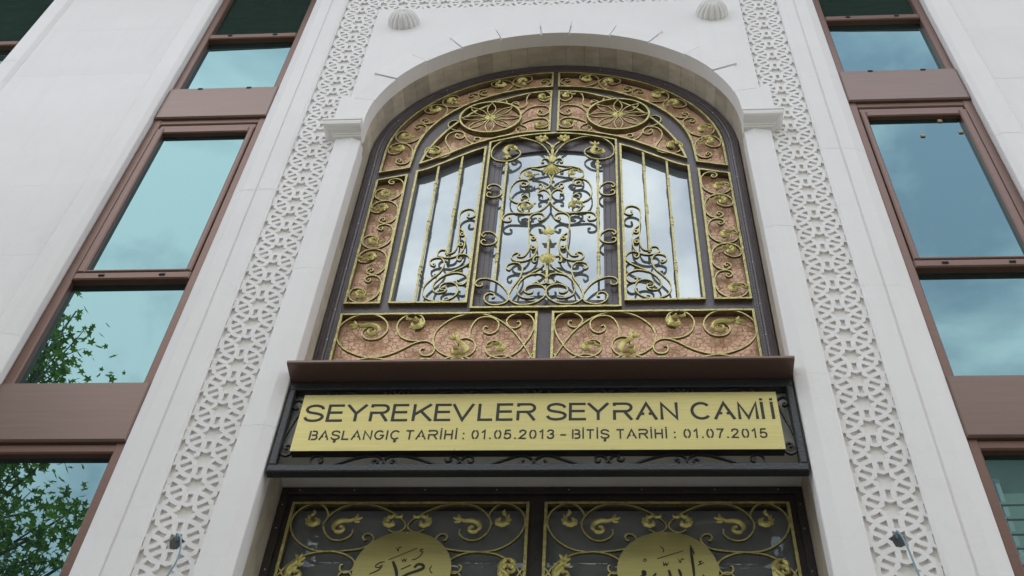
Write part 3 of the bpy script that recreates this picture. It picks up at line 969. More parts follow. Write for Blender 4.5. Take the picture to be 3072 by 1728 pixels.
def inset(poly, d):
    n = len(poly)
    ar = sum(poly[k][0] * poly[(k + 1) % n][1] - poly[(k + 1) % n][0] * poly[k][1] for k in range(n))
    sg = 1 if ar > 0 else -1
    out = []
    for i in range(n):
        p, a, b = Vector(poly[i]), Vector(poly[i - 1]), Vector(poly[(i + 1) % n])
        d1 = (p - a).normalized()
        d2 = (b - p).normalized()
        n1 = Vector((-d1.y, d1.x)) * sg
        n2 = Vector((-d2.y, d2.x)) * sg
        bs = n1 + n2
        if bs.length < 1e-6: bs = n1
        bs.normalize()
        out.append(tuple(p + bs * (d / max(0.35, bs.dot(n1)))))
    return out


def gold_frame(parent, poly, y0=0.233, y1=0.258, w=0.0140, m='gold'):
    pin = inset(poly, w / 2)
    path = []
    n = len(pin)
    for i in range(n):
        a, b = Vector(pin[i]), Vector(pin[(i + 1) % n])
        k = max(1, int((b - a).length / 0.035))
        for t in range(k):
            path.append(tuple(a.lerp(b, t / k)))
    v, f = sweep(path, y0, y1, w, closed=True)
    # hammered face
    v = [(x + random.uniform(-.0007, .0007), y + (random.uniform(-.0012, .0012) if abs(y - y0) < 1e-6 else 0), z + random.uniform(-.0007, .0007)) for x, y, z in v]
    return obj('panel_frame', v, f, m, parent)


def ribbon_leaf(cl, wid, bulge=0.35, ncross=5, y=0.0, lobes=0, depth=0.02):
    """leaf blade along a centre line, lobed edges, swollen cross-section (front towards -y)"""
    n = len(cl)
    v, f = [], []
    for i, (x, z) in enumerate(cl):
        a, b = cl[max(i - 1, 0)], cl[min(i + 1, n - 1)]
        t = Vector((b[0] - a[0], b[1] - a[1]))
        if t.length < 1e-9: t = Vector((1, 0))
        t.normalize()
        nx, nz = -t.y, t.x
        s = i / (n - 1)
        w = wid(s)
        lob = 1 + (0.95 * abs(sin(lobes * pi * s)) - 0.35 if lobes else 0)
        for k in range(ncross):
            q = -1 + 2 * k / (ncross - 1)
            ww = w * (lob if q > 0 else 0.75 + 0.25 * lob)
            h = depth * (1 - q * q * 0.85) * min(1, w * 60) + (0.15 * depth * cos(q * pi * 2.0))
            v.append((x + nx * ww * q, y - h, z + nz * ww * q))
    for i in range(n - 1):
        for k in range(ncross - 1):
            f.append((i * ncross + k, (i + 1) * ncross + k, (i + 1) * ncross + k + 1, i * ncross + k + 1))
    # back skin
    o = len(v)
    v += [(a, y + 0.004, c) for a, b, c in v]
    f += [tuple(o + q for q in r[::-1]) for r in list(f)]
    return v, f


def xform(vf, x, z, size, rot, flip=False, y=0.238):
    v, f = vf
    c, s = cos(rot), sin(rot)
    o = []
    for a, b, d in v:
        if flip: a = -a
        a, d = a * size, d * size
        o.append((x + a * c - d * s, y + b * size, z + a * s + d * c))
    if flip: f = [q[::-1] for q in f]
    return o, f


def leaf_swirl():
    mb = MB()
    cl = [((0.40 - 0.30 * t) * cos(0.3 + t * 5.6), (0.40 - 0.30 * t) * sin(0.3 + t * 5.6)) for t in [i / 30 for i in range(31)]]
    mb.add(ribbon_leaf(cl, lambda s: 0.03 + 0.125 * sin(pi * min(1, s * 1.02)) ** 0.7, lobes=6, depth=0.15))
    for k in range(7):
        t = 0.06 + 0.105 * k
        a = 0.3 + t * 5.6
        r0 = 0.40 - 0.30 * t
        r1 = r0 + 0.21 * (1 - 0.35 * t)
        mb.add(ribbon_leaf([(r0 * cos(a), r0 * sin(a)), ((r0 * .45 + r1 * .55) * cos(a - .08), (r0 * .45 + r1 * .55) * sin(a - .08)), (r1 * cos(a - .2), r1 * sin(a - .2))], lambda s: 0.02 + 0.062 * sin(pi * min(1, 0.2 + s * 0.8)), ncross=3, depth=0.10))
    tail = [(0.40 * cos(0.3), 0.40 * sin(0.3)), (0.50, -0.02), (0.62, -0.12), (0.78, -0.10)]
    mb.add(ribbon_leaf(spline(tail, 4), lambda s: 0.015 + 0.075 * sin(pi * s) ** 0.8, lobes=2, depth=0.1))
    return mb.v, mb.f


def leaf_tail():
    mb = MB()
    body = [(-0.42, -0.40), (-0.50, -0.15), (-0.36, 0.12), (-0.05, 0.22), (0.28, 0.14), (0.50, 0.18)]
    mb.add(ribbon_leaf(spline(body, 5), lambda s: 0.03 + 0.115 * sin(pi * min(1, s * 0.98)) ** 0.9, lobes=0, depth=0.14))
    for tip in ([(0.46, 0.17), (0.62, 0.32), (0.70, 0.52)], [(0.46, 0.17), (0.66, 0.20), (0.90, 0.24)], [(0.46, 0.16), (0.60, 0.05), (0.78, -0.02)]):
        mb.add(ribbon_leaf(spline(tip, 4), lambda s: 0.012 + 0.075 * sin(pi * s) ** 0.8, depth=0.08))
    mb.add(ribbon_leaf(spline([(-0.42, -0.38), (-0.22, -0.48), (-0.02, -0.36), (-0.06, -0.18), (-0.22, -0.16)], 5), lambda s: 0.10 * (1 - s * 0.5), lobes=2, depth=0.12))
    return mb.v, mb.f


def leaf_flower(np_=7):
    mb = MB()
    for k in range(np_):
        a = 2 * pi * k / np_ + 0.2
        r = 0.48 if k % 2 else 0.42
        mb.add(ribbon_leaf([(0.06 * cos(a), 0.06 * sin(a)), (0.2 * cos(a), 0.2 * sin(a)), (0.34 * cos(a + .08), 0.34 * sin(a + .08)), (r * cos(a + .1), r * sin(a + .1))], lambda s: 0.03 + 0.14 * sin(pi * min(1, 0.15 + s * 0.85)), depth=0.13))
    mb.add(ball(0, -0.1, 0, 0.13))
    return mb.v, mb.f


def ball(x, y, z, r, n=8, m=6, sy=1.0):
    v, f = [], []
    for i in range(m + 1):
        ph = -pi / 2 + pi * i / m
        for k in range(n):
            v.append((x + r * cos(ph) * cos(2 * pi * k / n), y + r * sy * sin(ph), z + r * cos(ph) * sin(2 * pi * k / n)))
    for i in range(m):
        for k in range(n):
            f.append((i * n + k, i * n + (k + 1) % n, (i + 1) * n + (k + 1) % n, (i + 1) * n + k))
    return v, f


def shell(n=11, r=1.0, a0=0, a1=360, depth=0.4):
    """ribbed dome / fan"""
    v, f = [], []
    K = n * 4
    L = 5
    for i in range(L + 1):
        t = i / L
        for k in range(K + 1):
            th = radians(a0 + (a1 - a0) * k / K)
            rib = 0.5 + 0.5 * cos(k * pi / 2)
            rr = r * t * (0.93 + 0.07 * rib)
            v.append((rr * cos(th), -depth * (1 - t * t) - 0.06 * rib * t, rr * sin(th)))
    for i in range(L):
        for k in range(K):
            f.append((i * (K + 1) + k, i * (K + 1) + k + 1, (i + 1) * (K + 1) + k + 1, (i + 1) * (K + 1) + k))
    return v, f


LS, LT, LF = leaf_swirl(), leaf_tail(), leaf_flower()


def leaf(parent, kind, x, z, size, rot=0.0, flip=False, y=0.236, m='goldl'):
    return obj('leaf', *xform({'s': LS, 't': LT, 'f': LF}[kind], x, z, size, radians(rot), flip, y), m, parent, smooth=True)


def knuckle_bar(parent, x, z0, z1, knots, y=0.237, w=0.0066, name='bar', x2=None):
    x2 = x if x2 is None else x2
    st = [(z0, 1.0)]
    for k in sorted(knots):
        for dz, q in ((-0.050, 1.0), (-0.046, 1.45), (-0.036, 1.5), (-0.030, 0.95), (0.0, 1.75), (0.030, 0.95), (0.036, 1.5), (0.046, 1.45), (0.050, 1.0)):
            st.append((k + dz, q))
    st.append((z1, 1.0))
    # subdivide plain runs for a hammered look
    fine = []
    for (a, qa), (b, qb) in zip(st[:-1], st[1:]):
        k = max(1, int((b - a) / 0.03))
        for t in range(k):
            fine.append((a + (b - a) * t / k, qa + (qb - qa) * t / k))
    fine.append(st[-1])
    v, f = [], []
    for z, q in fine:
        h = w * q * random.uniform(0.95, 1.05)
        cx = x + (x2 - x) * (z - z0) / (z1 - z0)
        v += [(cx - h, y + 0.008 - h, z), (cx + h, y + 0.008 - h, z), (cx + h, y + 0.008 + h, z), (cx - h, y + 0.008 + h, z)]
    for i in range(len(fine) - 1):
        for j in range(4):
            k = (j + 1) % 4
            f.append((4 * i + j, 4 * i + k, 4 * i + 4 + k, 4 * i + 4 + j))
    f += [(3, 2, 1, 0), tuple(4 * (len(fine) - 1) + j for j in range(4))]
    return obj(name, v, f, 'gold', parent)


def sgn(pts, s): return [(s * x, z) for x, z in pts]


def screw(parent, x, y, z, r=0.0045):
    return obj('screw', *ball(x, y, z, r, 6, 4, 0.6), 'zinc', parent)


# ------------------------------------------------------------------ the arched gate above the sign
gate = tag(empty('arched_grille', (0, 0.26, 6.2)), 'tall arched iron grille with gold scrollwork over glass and copper panels, above the name sign', 'grille')
gate.location = (0, 0, 0)

# panel outlines (right half; mirrored for the left)
F_LOW = [(0.040, 6.212), (1.168, 6.212), (1.168, 6.982), (0.040, 6.982)]
F_SIDE = [(0.956, 7.074), (1.168, 7.074), (1.166, 8.422), (0.960, 8.484)]
F_SGL = [(0.451, 7.071), (0.908, 7.074)] + spline([(0.910, 8.526), (0.875, 8.535), (0.815, 8.569), (0.696, 8.662), (0.558, 8.766), (0.454, 8.828)], 3)
F_CEN = [(-0.432, 7.018), (0.432, 7.018)] + spline([(0.439, 8.884), (0.30, 8.938), (0.15, 8.980), (0.0, 8.994), (-0.15, 8.980), (-0.30, 8.938), (-0.439, 8.884)], 2)
F_TOP = spline([(0.022, 9.613), (0.120, 9.600), (0.225, 9.574), (0.398, 9.482), (0.510, 9.393), (0.608, 9.293), (0.728, 9.115), (0.817, 8.928), (0.873, 8.764), (0.903, 8.607)], 3)[::-1] + spline([(0.022, 9.016), (0.184, 9.007), (0.35, 8.957), (0.553, 8.858), (0.711, 8.732), (0.880, 8.622)], 2)
F_TOP = F_TOP[::-1]
CZ, RO_, CZI, RI_ = 8.74, 1.160, 8.725, 0.946
F_BAND = [(0.957, 8.566), (1.162, 8.505)] + [(RO_ * cos(radians(a)), CZ + RO_ * sin(radians(a))) for a in [3 + 86.2 * i / 22 for i in range(23)]] + [(0.018, CZI + RI_)] + [(RI_ * cos(radians(a)), CZI + RI_ * sin(radians(a))) for a in [88 - 86 * i / 18 for i in range(19)]]

outl = [(-1.2555, 6.10), (1.2555, 6.10), (1.2555, ZA)] + [(1.2555 * cos(radians(6 * i)), ZA + 1.2555 * sin(radians(6 * i))) for i in range(1, 30)] + [(-1.2555, ZA)]
holes = []
for s in (-1, 1):
    for F in (F_LOW, F_SIDE, F_SGL, F_TOP, F_BAND):
        holes.append(inset(sgn(F, s), 0.009))
holes.append(inset(F_CEN, 0.009))
obj('mullion_frame', *cut_plate([outl] + holes, lambda x, z: inside(x, z, outl) and not any(inside(x, z, h) for h in holes), 0.2565, 0.300), 'dark', gate)

# outer moulded frame following the arch
path = [(1.2555, 6.10 + 0.1 * i) for i in range(27)] + [(1.2555 * cos(radians(3 * i)), ZA + 1.2555 * sin(radians(3 * i))) for i in range(61)] + [(-1.2555, ZA - 0.06 - 0.1 * i) for i in range(27)]
prof = [(0.000, 0.262), (0.002, 0.236), (0.014, 0.232), (0.016, 0.238), (0.022, 0.238), (0.024, 0.232), (0.034, 0.231), (0.036, 0.237), (0.042, 0.237), (0.044, 0.232), (0.052, 0.234), (0.056, 0.246), (0.080, 0.249), (0.082, 0.262)]
v, f = [], []
npth = len(path)
for i, (x, z) in enumerate(path):
    a, b = path[max(i - 1, 0)], path[min(i + 1, npth - 1)]
    t = Vector((b[0] - a[0], b[1] - a[1])).normalized()
    nx, nz = -t.y, t.x
    for o, y in prof:
        v.append((x + nx * o, y, z + nz * o))
kp = len(prof)
for i in range(npth - 1):
    for k in range(kp - 1):
        f.append((i * kp + k, i * kp + k + 1, (i + 1) * kp + k + 1, (i + 1) * kp + k))
of = obj('outer_frame', v, f, 'dark', gate)
rv = MB()
L = 0
for i in range(npth - 1):
    a, b = Vector(path[i]), Vector(path[i + 1])
    t = (b - a)
    ln = t.length
    t.normalize()
    while L < ln:
        p = a + t * L + Vector((-t.y, t.x)) * 0.068
        rv.add(ball(p.x, 0.247, p.y, 0.0036, 6, 4, 0.7))
        L += 0.026
    L -= ln
tag(rv.build('stud_row', 'dark', of, smooth=True), kind='stuff')
for s in (-1, 1):
    for z in (6.75, 7.02, 7.42, 7.9, 8.36, 8.6):
        screw(of, s * 1.206, 0.232, z)
for a in (22, 48, 74, 106, 132, 158):
    screw(of, 1.206 * cos(radians(a)), 0.232, ZA + 1.206 * sin(radians(a)))


def sheet(name, poly, y, m, parent, t=0.006):
    return obj(name, *prism_y(inset(poly, 0.004), y, y + t), m, parent)


# unit scroll used in the borders, normalised: across 0..1 (0 = inner side), along 0..1
UX0, UX1 = 0.978, 1.154
UZ1 = max(p[1] for p in P5)
UZ0 = min(p[1] for p in P5)
UNIT = [((x - UX0) / (UX1 - UX0), (UZ1 - z) / (UZ1 - UZ0)) for x, z in P5]

for s in (-1, 1):
    # --- lower copper panels
    F = sgn(F_LOW, s)
    pl = sheet('copper_panel', F, 0.283, 'copper', gate)
    gold_frame(pl, F)
    for c in LOWER:
        scroll(pl, sgn(c, s))
        scroll(pl, sgn([(x, 2 * 6.5965 - z) for x, z in c], s))
    for mz in (0, 1):
        zz = (lambda z: z) if not mz else (lambda z: 2 * 6.5965 - z)
        sg2 = 1 if not mz else -1
        fl = (s < 0) != bool(mz)
        def lf(kind, x, z, size, rot, flip=False):
            # mirrored about x for the left panel and about z for the hidden lower half
            r = rot
            f2 = flip
            if s < 0: r, f2 = 180 - r + 180, not f2
            if mz: r, f2 = 180 - r, not f2
            leaf(pl, kind, s * x, zz(z), size, r, f2)
        lf('t', 0.990, 6.848, 0.125, 0)
        lf('s', 0.728, 6.872, 0.115, 60)
        lf('t', 0.462, 6.685, 0.125, 50, False)
        lf('s', 0.244, 6.665, 0.095, 20)
    for x, z in ((0.3, 6.974), (0.75, 6.974), (1.16, 6.83), (0.048, 6.80)):
        screw(pl, s * x, 0.232, z)

    # --- tall side borders
    F = sgn(F_SIDE, s)
    pl = sheet('copper_panel', F, 0.283, 'copper', gate)
    gold_frame(pl, F)
    n, zb, zt_ = 5, 7.088, 8.440
    h = (zt_ - zb) / n
    for i in range(n):
        up = i % 2 == 0                      # leaf at the lower end
        pts = []
        for a, b in UNIT:
            bb = b if up else 1 - b
            pts.append((s * (0.975 + a * 0.178), zb + h * i + 0.004 + (1 - bb) * (h - 0.008)))
        scroll(pl, pts)
        zl = zb + h * i + (0.30 * h if up else 0.70 * h)
        leaf(pl, 's', s * 1.082, zl, 0.098, (20 if up else -20) if s > 0 else (160 if up else 200), (not up) if s > 0 else up)
    for z in (7.35, 7.7, 8.05, 8.3):
        screw(pl, s * 1.160, 0.232, z)
        screw(pl, s * 0.966, 0.232, z - 0.06)

    # --- arched border
    F = sgn(F_BAND, s)
    pl = sheet('copper_panel', F, 0.283, 'copper', gate)
    gold_frame(pl, F)
    n = 6
    A0, A1 = 88.2, -6.5
    for i in range(n):
        up = i % 2 == 0
        pts = []
        for a, b in UNIT:
            bb = b if up else 1 - b
            t = (i + 0.02 + 0.96 * bb) / n
            an = radians(A0 + (A1 - A0) * t)
            ci = CZI + (CZ - CZI) * a
            rr = 0.964 + a * (1.142 - 0.964)
            pts.append((s * rr * cos(an), ci + rr * sin(an)))
        scroll(pl, pts)
        t = (i + (0.72 if up else 0.28)) / n
        an = A0 + (A1 - A0) * t
        rr = 1.065
        leaf(pl, 's', s * rr * cos(radians(an)), CZ + rr * sin(radians(an)), 0.098, (an + (10 if up else -10)) if s > 0 else (180 - an - (10 if up else -10)), (not up) if s > 0 else up)

    # --- spandrel-shaped top panel with the wheel
    F = sgn(F_TOP, s)
    pl = sheet('copper_panel', F, 0.283, 'copper', gate)
    gold_frame(pl, F)
    for c in TOP:
        scroll(pl, sgn(c, s))
    leaf(pl, 's', s * 0.088, 9.530, 0.085, 30 if s > 0 else 150, s < 0)
    leaf(pl, 's', s * 0.102, 9.122, 0.085, 10 if s > 0 else 170, s < 0)
    leaf(pl, 's', s * 0.812, 8.782, 0.105, -10 if s > 0 else 190, s < 0)
    wx, wz, wr = s * 0.454, 9.215, 0.218
    wheel = obj('wheel', *sweep([(wx + wr * cos(2 * pi * k / 56), wz + wr * sin(2 * pi * k / 56)) for k in range(56)], 0.218, 0.262, 0.0135, closed=True), 'gold', pl)
    for k in range(8):
        a = pi / 4 * k
        for q in (-1, 1):
            c = []
            for t in [i / 10 for i in range(11)]:
                r = 0.030 + (0.212 - 0.030) * t
                w_ = q * 0.030 * sin(pi * t) ** 0.9
                c.append((wx + r * cos(a) - w_ * sin(a), wz + r * sin(a) + w_ * cos(a)))
            obj('petal', *sweep(c, 0.226 + 0.001 * (q > 0), 0.238, 0.0062, wob=0.05), 'gold', pl)
        obj('petal_tip', *ball(wx + 0.204 * cos(a), 0.226, wz + 0.204 * sin(a), 0.010, 7, 5, 0.7), 'goldl', pl, smooth=True)
    obj('wheel_hub', *xform(shell(10, 1, 0, 360, 0.32), wx, wz, 0.040, 0, False, 0.226), 'goldl', pl, smooth=True)
    obj('hub_button', *ball(wx, 0.212, wz, 0.010, 8, 6), 'goldl', pl, smooth=True)

    # --- side lights
    F = sgn(F_SGL, s)
    pl = sheet('pane', F, 0.287, 'glassr', gate)
    gold_frame(pl, F)
    for c in SGL:
        scroll(pl, sgn(c, s), w=0.0078)
    for x, z in ((0.536, 7.766), (0.536, 7.657)):
        obj('ring', *sweep([(s * x + 0.0125 * cos(2 * pi * k / 16), z + 0.0145 * sin(2 * pi * k / 16)) for k in range(16)], 0.235, 0.252, 0.008, closed=True), 'gold', pl)
    knuckle_bar(pl, s * 0.611, 7.55, 8.712, (8.52, 8.02))
    knuckle_bar(pl, s * 0.757, 7.085, 8.60, (8.33, 7.88, 7.40), x2=s * 0.763)
    for x, z in ((0.6, 7.079), (0.75, 7.079), (0.46, 7.5), (0.46, 8.1), (0.901, 7.6), (0.901, 8.2), (0.46, 8.6)):
        screw(pl, s * x, 0.232, z)

# --- middle light with its own casement
pane = sheet('pane', F_CEN, 0.290, 'glassr', gate)
hole = [(-0.338, 7.128), (0.338, 7.128), (0.338, 8.60)] + spline([(0.336, 8.66), (0.31, 8.73), (0.25, 8.775), (0.15, 8.80), (0.05, 8.815), (0.0, 8.83), (-0.05, 8.815), (-0.15, 8.80), (-0.25, 8.775), (-0.31, 8.73), (-0.336, 8.66)], 3) + [(-0.338, 8.60)]
cfo = inset(F_CEN, 0.006)
cas = obj('casement_frame', *cut_plate([cfo, hole], lambda x, z: inside(x, z, cfo) and not inside(x, z, hole), 0.272, 0.2895), 'dark', pane)
st = MB()
for s in (-1, 1):
    for k in range(62):
        for xo in (0.352, 0.384):
            st.add(ball(s * xo, 0.271, 7.12 + 0.0265 * k, 0.0034, 6, 3, 0.7))
tag(st.build('stud_row', 'dark', pane, smooth=True), kind='stuff')
gold_frame(pane, F_CEN)
for s in (-1, 1):
    for c in CEN:
        scroll(pane, sgn(c, s), w=0.0080)
    for x, z in ((0.092, 7.712), (0.090, 7.612)):
        obj('ring', *sweep([(s * x + 0.0125 * cos(2 * pi * k / 16), z + 0.0145 * sin(2 * pi * k / 16)) for k in range(16)], 0.235, 0.252, 0.008, closed=True), 'gold', pane)
    knuckle_bar(pane, s * 0.305, 7.29, 8.62, (8.55, 8.00, 7.52))
    leaf(pane, 's', s * 0.144, 8.455, 0.085, 20 if s > 0 else 160, s < 0)
    leaf(pane, 's', s * 0.155, 8.068, 0.090, -10 if s > 0 else 190, s < 0)
    leaf(pane, 't', s * 0.298, 8.755, 0.115, 80 if s > 0 else 100, s < 0)
    leaf(pane, 'f', s * 0.076, 8.908, 0.098, 10 * s)
    scroll(pane, sgn([(0.004, 8.79), (0.014, 8.83), (0.040, 8.865), (0.070, 8.895)], s), w=0.010)
    for x, z in ((0.432, 7.35), (0.433, 7.95), (0.434, 8.5), (0.2, 7.026)):
        screw(pane, s * x, 0.232, z)
knuckle_bar(pane, 0.0, 8.565, 8.83, (8.755,), w=0.007, name='stem')
obj('vase_finial', *xform(ribbon_leaf([(0, -0.9), (0, -0.55), (0, -0.1), (0, 0.3), (0, 0.75), (0, 1.0)], lambda s: 0.10 + 0.40 * sin(pi * s) ** 1.2, depth=0.3), 0, 8.640, 0.055, 0), 'goldl', pane, smooth=True)
obj('shell_ornament', *xform(shell(7, 1, 205, 335, 0.5), 0, 8.515, 0.072, 0), 'goldl', pane, smooth=True)
leaf(pane, 'f', 0, 8.52, 0.045, 0)
obj('shell_ornament', *xform(shell(11, 1, 0, 360, 0.45), 0, 7.486, 0.052, 0, False, 0.232), 'goldl', pane, smooth=True)
knuckle_bar(pane, 0.0, 7.52, 7.77, (), w=0.0065, name='spear')
for a, ln in ((90, 0.075), (35, 0.055), (145, 0.055), (-15, 0.035), (195, 0.035)):
    obj('spear_leaf', *ribbon_leaf([(0, 7.770), (ln * 0.5 * cos(radians(a)), 7.770 + ln * 0.5 * sin(radians(a))), (ln * cos(radians(a)), 7.770 + ln * sin(radians(a)))], lambda s: 0.004 + 0.012 * sin(pi * s), y=0.238, depth=0.008), 'goldl', pane, smooth=True)
knuckle_bar(pane, 0.0, 7.26, 7.45, (), w=0.007, name='stem')

# ------------------------------------------------------------------ entrance door below the sign
door = tag(empty('double_door'), 'dark framed double glass door with gold scrolls and brass calligraphy discs, under the sign', 'door')
DT = 5.716
outd = [(-1.262, 0.30), (1.262, 0.30), (1.262, DT), (-1.262, DT)]
dz0 = 2 * 5.184 - 5.612
dh, dfr = [], []
for s in (-1, 1):
    a = [(0.036, dz0), (1.190, dz0), (1.190, 5.612), (0.036, 5.612)]
    b = [(0.036, 2.60), (1.190, 2.60), (1.190, 4.68), (0.036, 4.68)]
    c = [(0.036, 0.45), (1.190, 0.45), (1.190, 2.52), (0.036, 2.52)]
    dfr.append([sgn(q, s) for q in (a, b, c)])
    dh += [inset(sgn(q, s), 0.010) for q in (a, b, c)]
obj('door_frame', *cut_plate([outd] + dh, lambda x, z: inside(x, z, outd) and not any(inside(x, z, h) for h in dh), 0.338, 0.40), 'darkd', door)
fr2 = MB()
for s in (-1, 1):
    fr2.add(bbox(s * 1.2625, s * 1.222, 0.322, 0.345, 0.3, DT - 0.044, 0.004))
fr2.add(bbox(-1.2625, 1.2625, 0.322, 0.345, DT - 0.042, DT, 0.004))
fm = fr2.build('frame_moulding', 'darkd', door)
for x in (-1.17, -0.9, -0.55, -0.2, 0.15, 0.5, 0.85, 1.15):
    screw(fm, x, 0.322, DT - 0.021, 0.0038)
for s in (-1, 1):
    for z in (5.6, 5.45, 5.2, 4.95, 4.7):
        screw(fm, s * 1.240, 0.322, z, 0.0038)
for s, frs, cal in ((-1, dfr[0], CAL1), (1, dfr[1], CAL2)):
    for qi, F in enumerate(frs):
        pn = sheet('pane', F, 0.372, 'glassd', door)
        gold_frame(pn, F, 0.316, 0.340, 0.0145)
        if qi == 0:
            upper = pn
        else:
            xs = [p[0] for p in F]
            for k in range(1, 6):
                xx = min(xs) + (max(xs) - min(xs)) * k / 6
                knuckle_bar(pn, xx, F[0][1] + 0.01, F[2][1] - 0.01, ((F[0][1] + F[2][1]) / 2,), y=0.318)
    cxl = s * 0.613
    for c in DOOR:
        for fx in (0, 1):
            for fzz in (0, 1):
                pts = []
                for x, z in c:
                    dx = x + 0.613
                    if fx: dx = -dx
                    pts.append((cxl + dx, 2 * 5.184 - z if fzz else z))
                scroll(upper, pts, y=0.318, w=0.0080, d=0.014)
    for fzz in (0, 1):
        for fx in (0, 1):
            for kind, x, z, size, rot in (('s', -1.060, 5.490, 0.088, 110), ('t', -0.915, 5.470, 0.100, 10), ('s', -0.690, 5.480, 0.088, 50)):
                dx = x + 0.613
                r, fl = rot, False
                if fx: dx, r, fl = -dx, 360 - r, True
                zz = z
                if fzz: zz, r, fl = 2 * 5.184 - z, 180 - r, not fl
                leaf(upper, kind, cxl + dx, zz, size, r, fl, y=0.318)
            leaf(upper, 't', cxl + (-0.490 if not fx else 0.490), 5.200 if not fzz else 5.168, 0.10, 60 if not fx else 120, bool(fx), y=0.318)
    mx_ = s * 0.600
    dv, df = prism_y([(mx_ + 0.226 * cos(2 * pi * k / 64), 5.184 + 0.226 * sin(2 * pi * k / 64)) for k in range(64)], 0.300, 0.304)
    disc = obj('brass_disc', dv, df, 'brass', door)
    back_ = obj('disc_rim', *prism_y([(mx_ + 0.218 * cos(2 * pi * k / 48), 5.184 + 0.218 * sin(2 * pi * k / 48)) for k in range(48)], 0.3045, 0.330), 'black', disc)
    cg = MB()
    for i, (w, pts) in enumerate(cal):
        ww = w * 0.00052
        path_ = spline(pts, 4) if len(pts) > 2 else pts
        tp = (lambda t: 0.55 + 0.45 * sin(pi * min(1, 0.12 + t * 0.88))) if w > 12 else (lambda t: 1.0 if 0.1 < t < 0.9 else 0.7)
        cg.add(sweep(path_, 0.2985 - 0.00012 * i, 0.3005, ww, taper=tp))
    # the hidden lower halves of the words
    if s < 0:
        cg.add(sweep(spline([(-0.615, 5.125), (-0.60, 5.09), (-0.55, 5.07), (-0.49, 5.09), (-0.46, 5.06), (-0.50, 5.03), (-0.62, 5.02), (-0.70, 5.05)], 5), 0.2975, 0.3005, 0.013))
    else:
        cg.add(sweep(spline([(0.714, 5.13), (0.715, 5.08), (0.715, 5.05)], 3), 0.2976, 0.3005, 0.013))
        cg.add(sweep(spline([(0.657, 5.13), (0.655, 5.085), (0.64, 5.06), (0.615, 5.075), (0.61, 5.13)], 4), 0.2975, 0.3005, 0.012))
        cg.add(sweep(spline([(0.61, 5.09), (0.58, 5.06), (0.53, 5.07), (0.52, 5.12)], 4), 0.2974, 0.3005, 0.012))
    cg.build('calligraphy', 'letter', disc)
    for a in (28, 152, 208, 332, 90):
        screw(disc, mx_ + 0.212 * cos(radians(a)), 0.299, 5.184 + 0.212 * sin(radians(a)), 0.0038)

# ------------------------------------------------------------------ the name sign
sign = tag(empty('name_sign'), 'brass name plate with cut-out lettering in a black wrought iron frame between grille and door', 'sign')
fr = MB()
fr.add(bbox(-1.240, 1.240, -0.014, 0.030, 5.496, 5.542, 0.005))
fr.build('frame_bar', 'iron', sign)
obj('frame_bar', *bbox(-1.240, 1.240, -0.012, 0.030, 6.062, 6.118, 0.005), 'iron', sign)
for s in (-1, 1):
    obj('frame_bar', *bbox(s * 1.240, s * 1.205, -0.013, 0.029, 5.5425, 6.0615, 0.005), 'iron', sign)
    scroll(sign, sgn(SIGN_SIDE, s), y=0.004, w=0.0095, d=0.014, m='iron')
    c1 = [(x, z) for x, z in SIGN_B1]
    scroll(sign, [(x if s < 0 else -x, z) for x, z in c1], y=0.004, w=0.009, d=0.014, m='iron')
    scroll(sign, [(x if s < 0 else -x, z) for x, z in SIGN_B2], y=0.004, w=0.009, d=0.014, m='iron')
    scroll(sign, [((x if s < 0 else -x), 11.614 - z) for x, z in c1], y=0.004, w=0.009, d=0.014, m='iron')
    scroll(sign, [((x if s < 0 else -x), 11.614 - z) for x, z in SIGN_B2], y=0.004, w=0.009, d=0.014, m='iron')
    # inner chain, meeting in the middle
    c3 = [(-0.415, 5.592), (-0.405, 5.578), (-0.385, 5.588), (-0.392, 5.608), (-0.370, 5.612), (-0.343, 5.582), (-0.318, 5.552), (-0.27, 5.547), (-0.20, 5.562), (-0.13, 5.590), (-0.08, 5.612), (-0.04, 5.612), (0.0, 5.582), (0.018, 5.552), (0.05, 5.549), (0.062, 5.570), (0.045, 5.583)]
    scroll(sign, [(x if s < 0 else -x, z) for x, z in c3], y=0.004, w=0.009, d=0.014, m='iron')
    scroll(sign, [(x if s < 0 else -x, 11.614 - z) for x, z in c3], y=0.004, w=0.009, d=0.014, m='iron')
obj('plate_box', *box(-1.146, 1.146, -0.0205, 0.022, 5.619, 6.003), 'black', sign)
plate = obj('name_plate', *box(-1.149, 1.149, -0.0235, -0.0208, 5.617, 6.005), 'brass', sign)

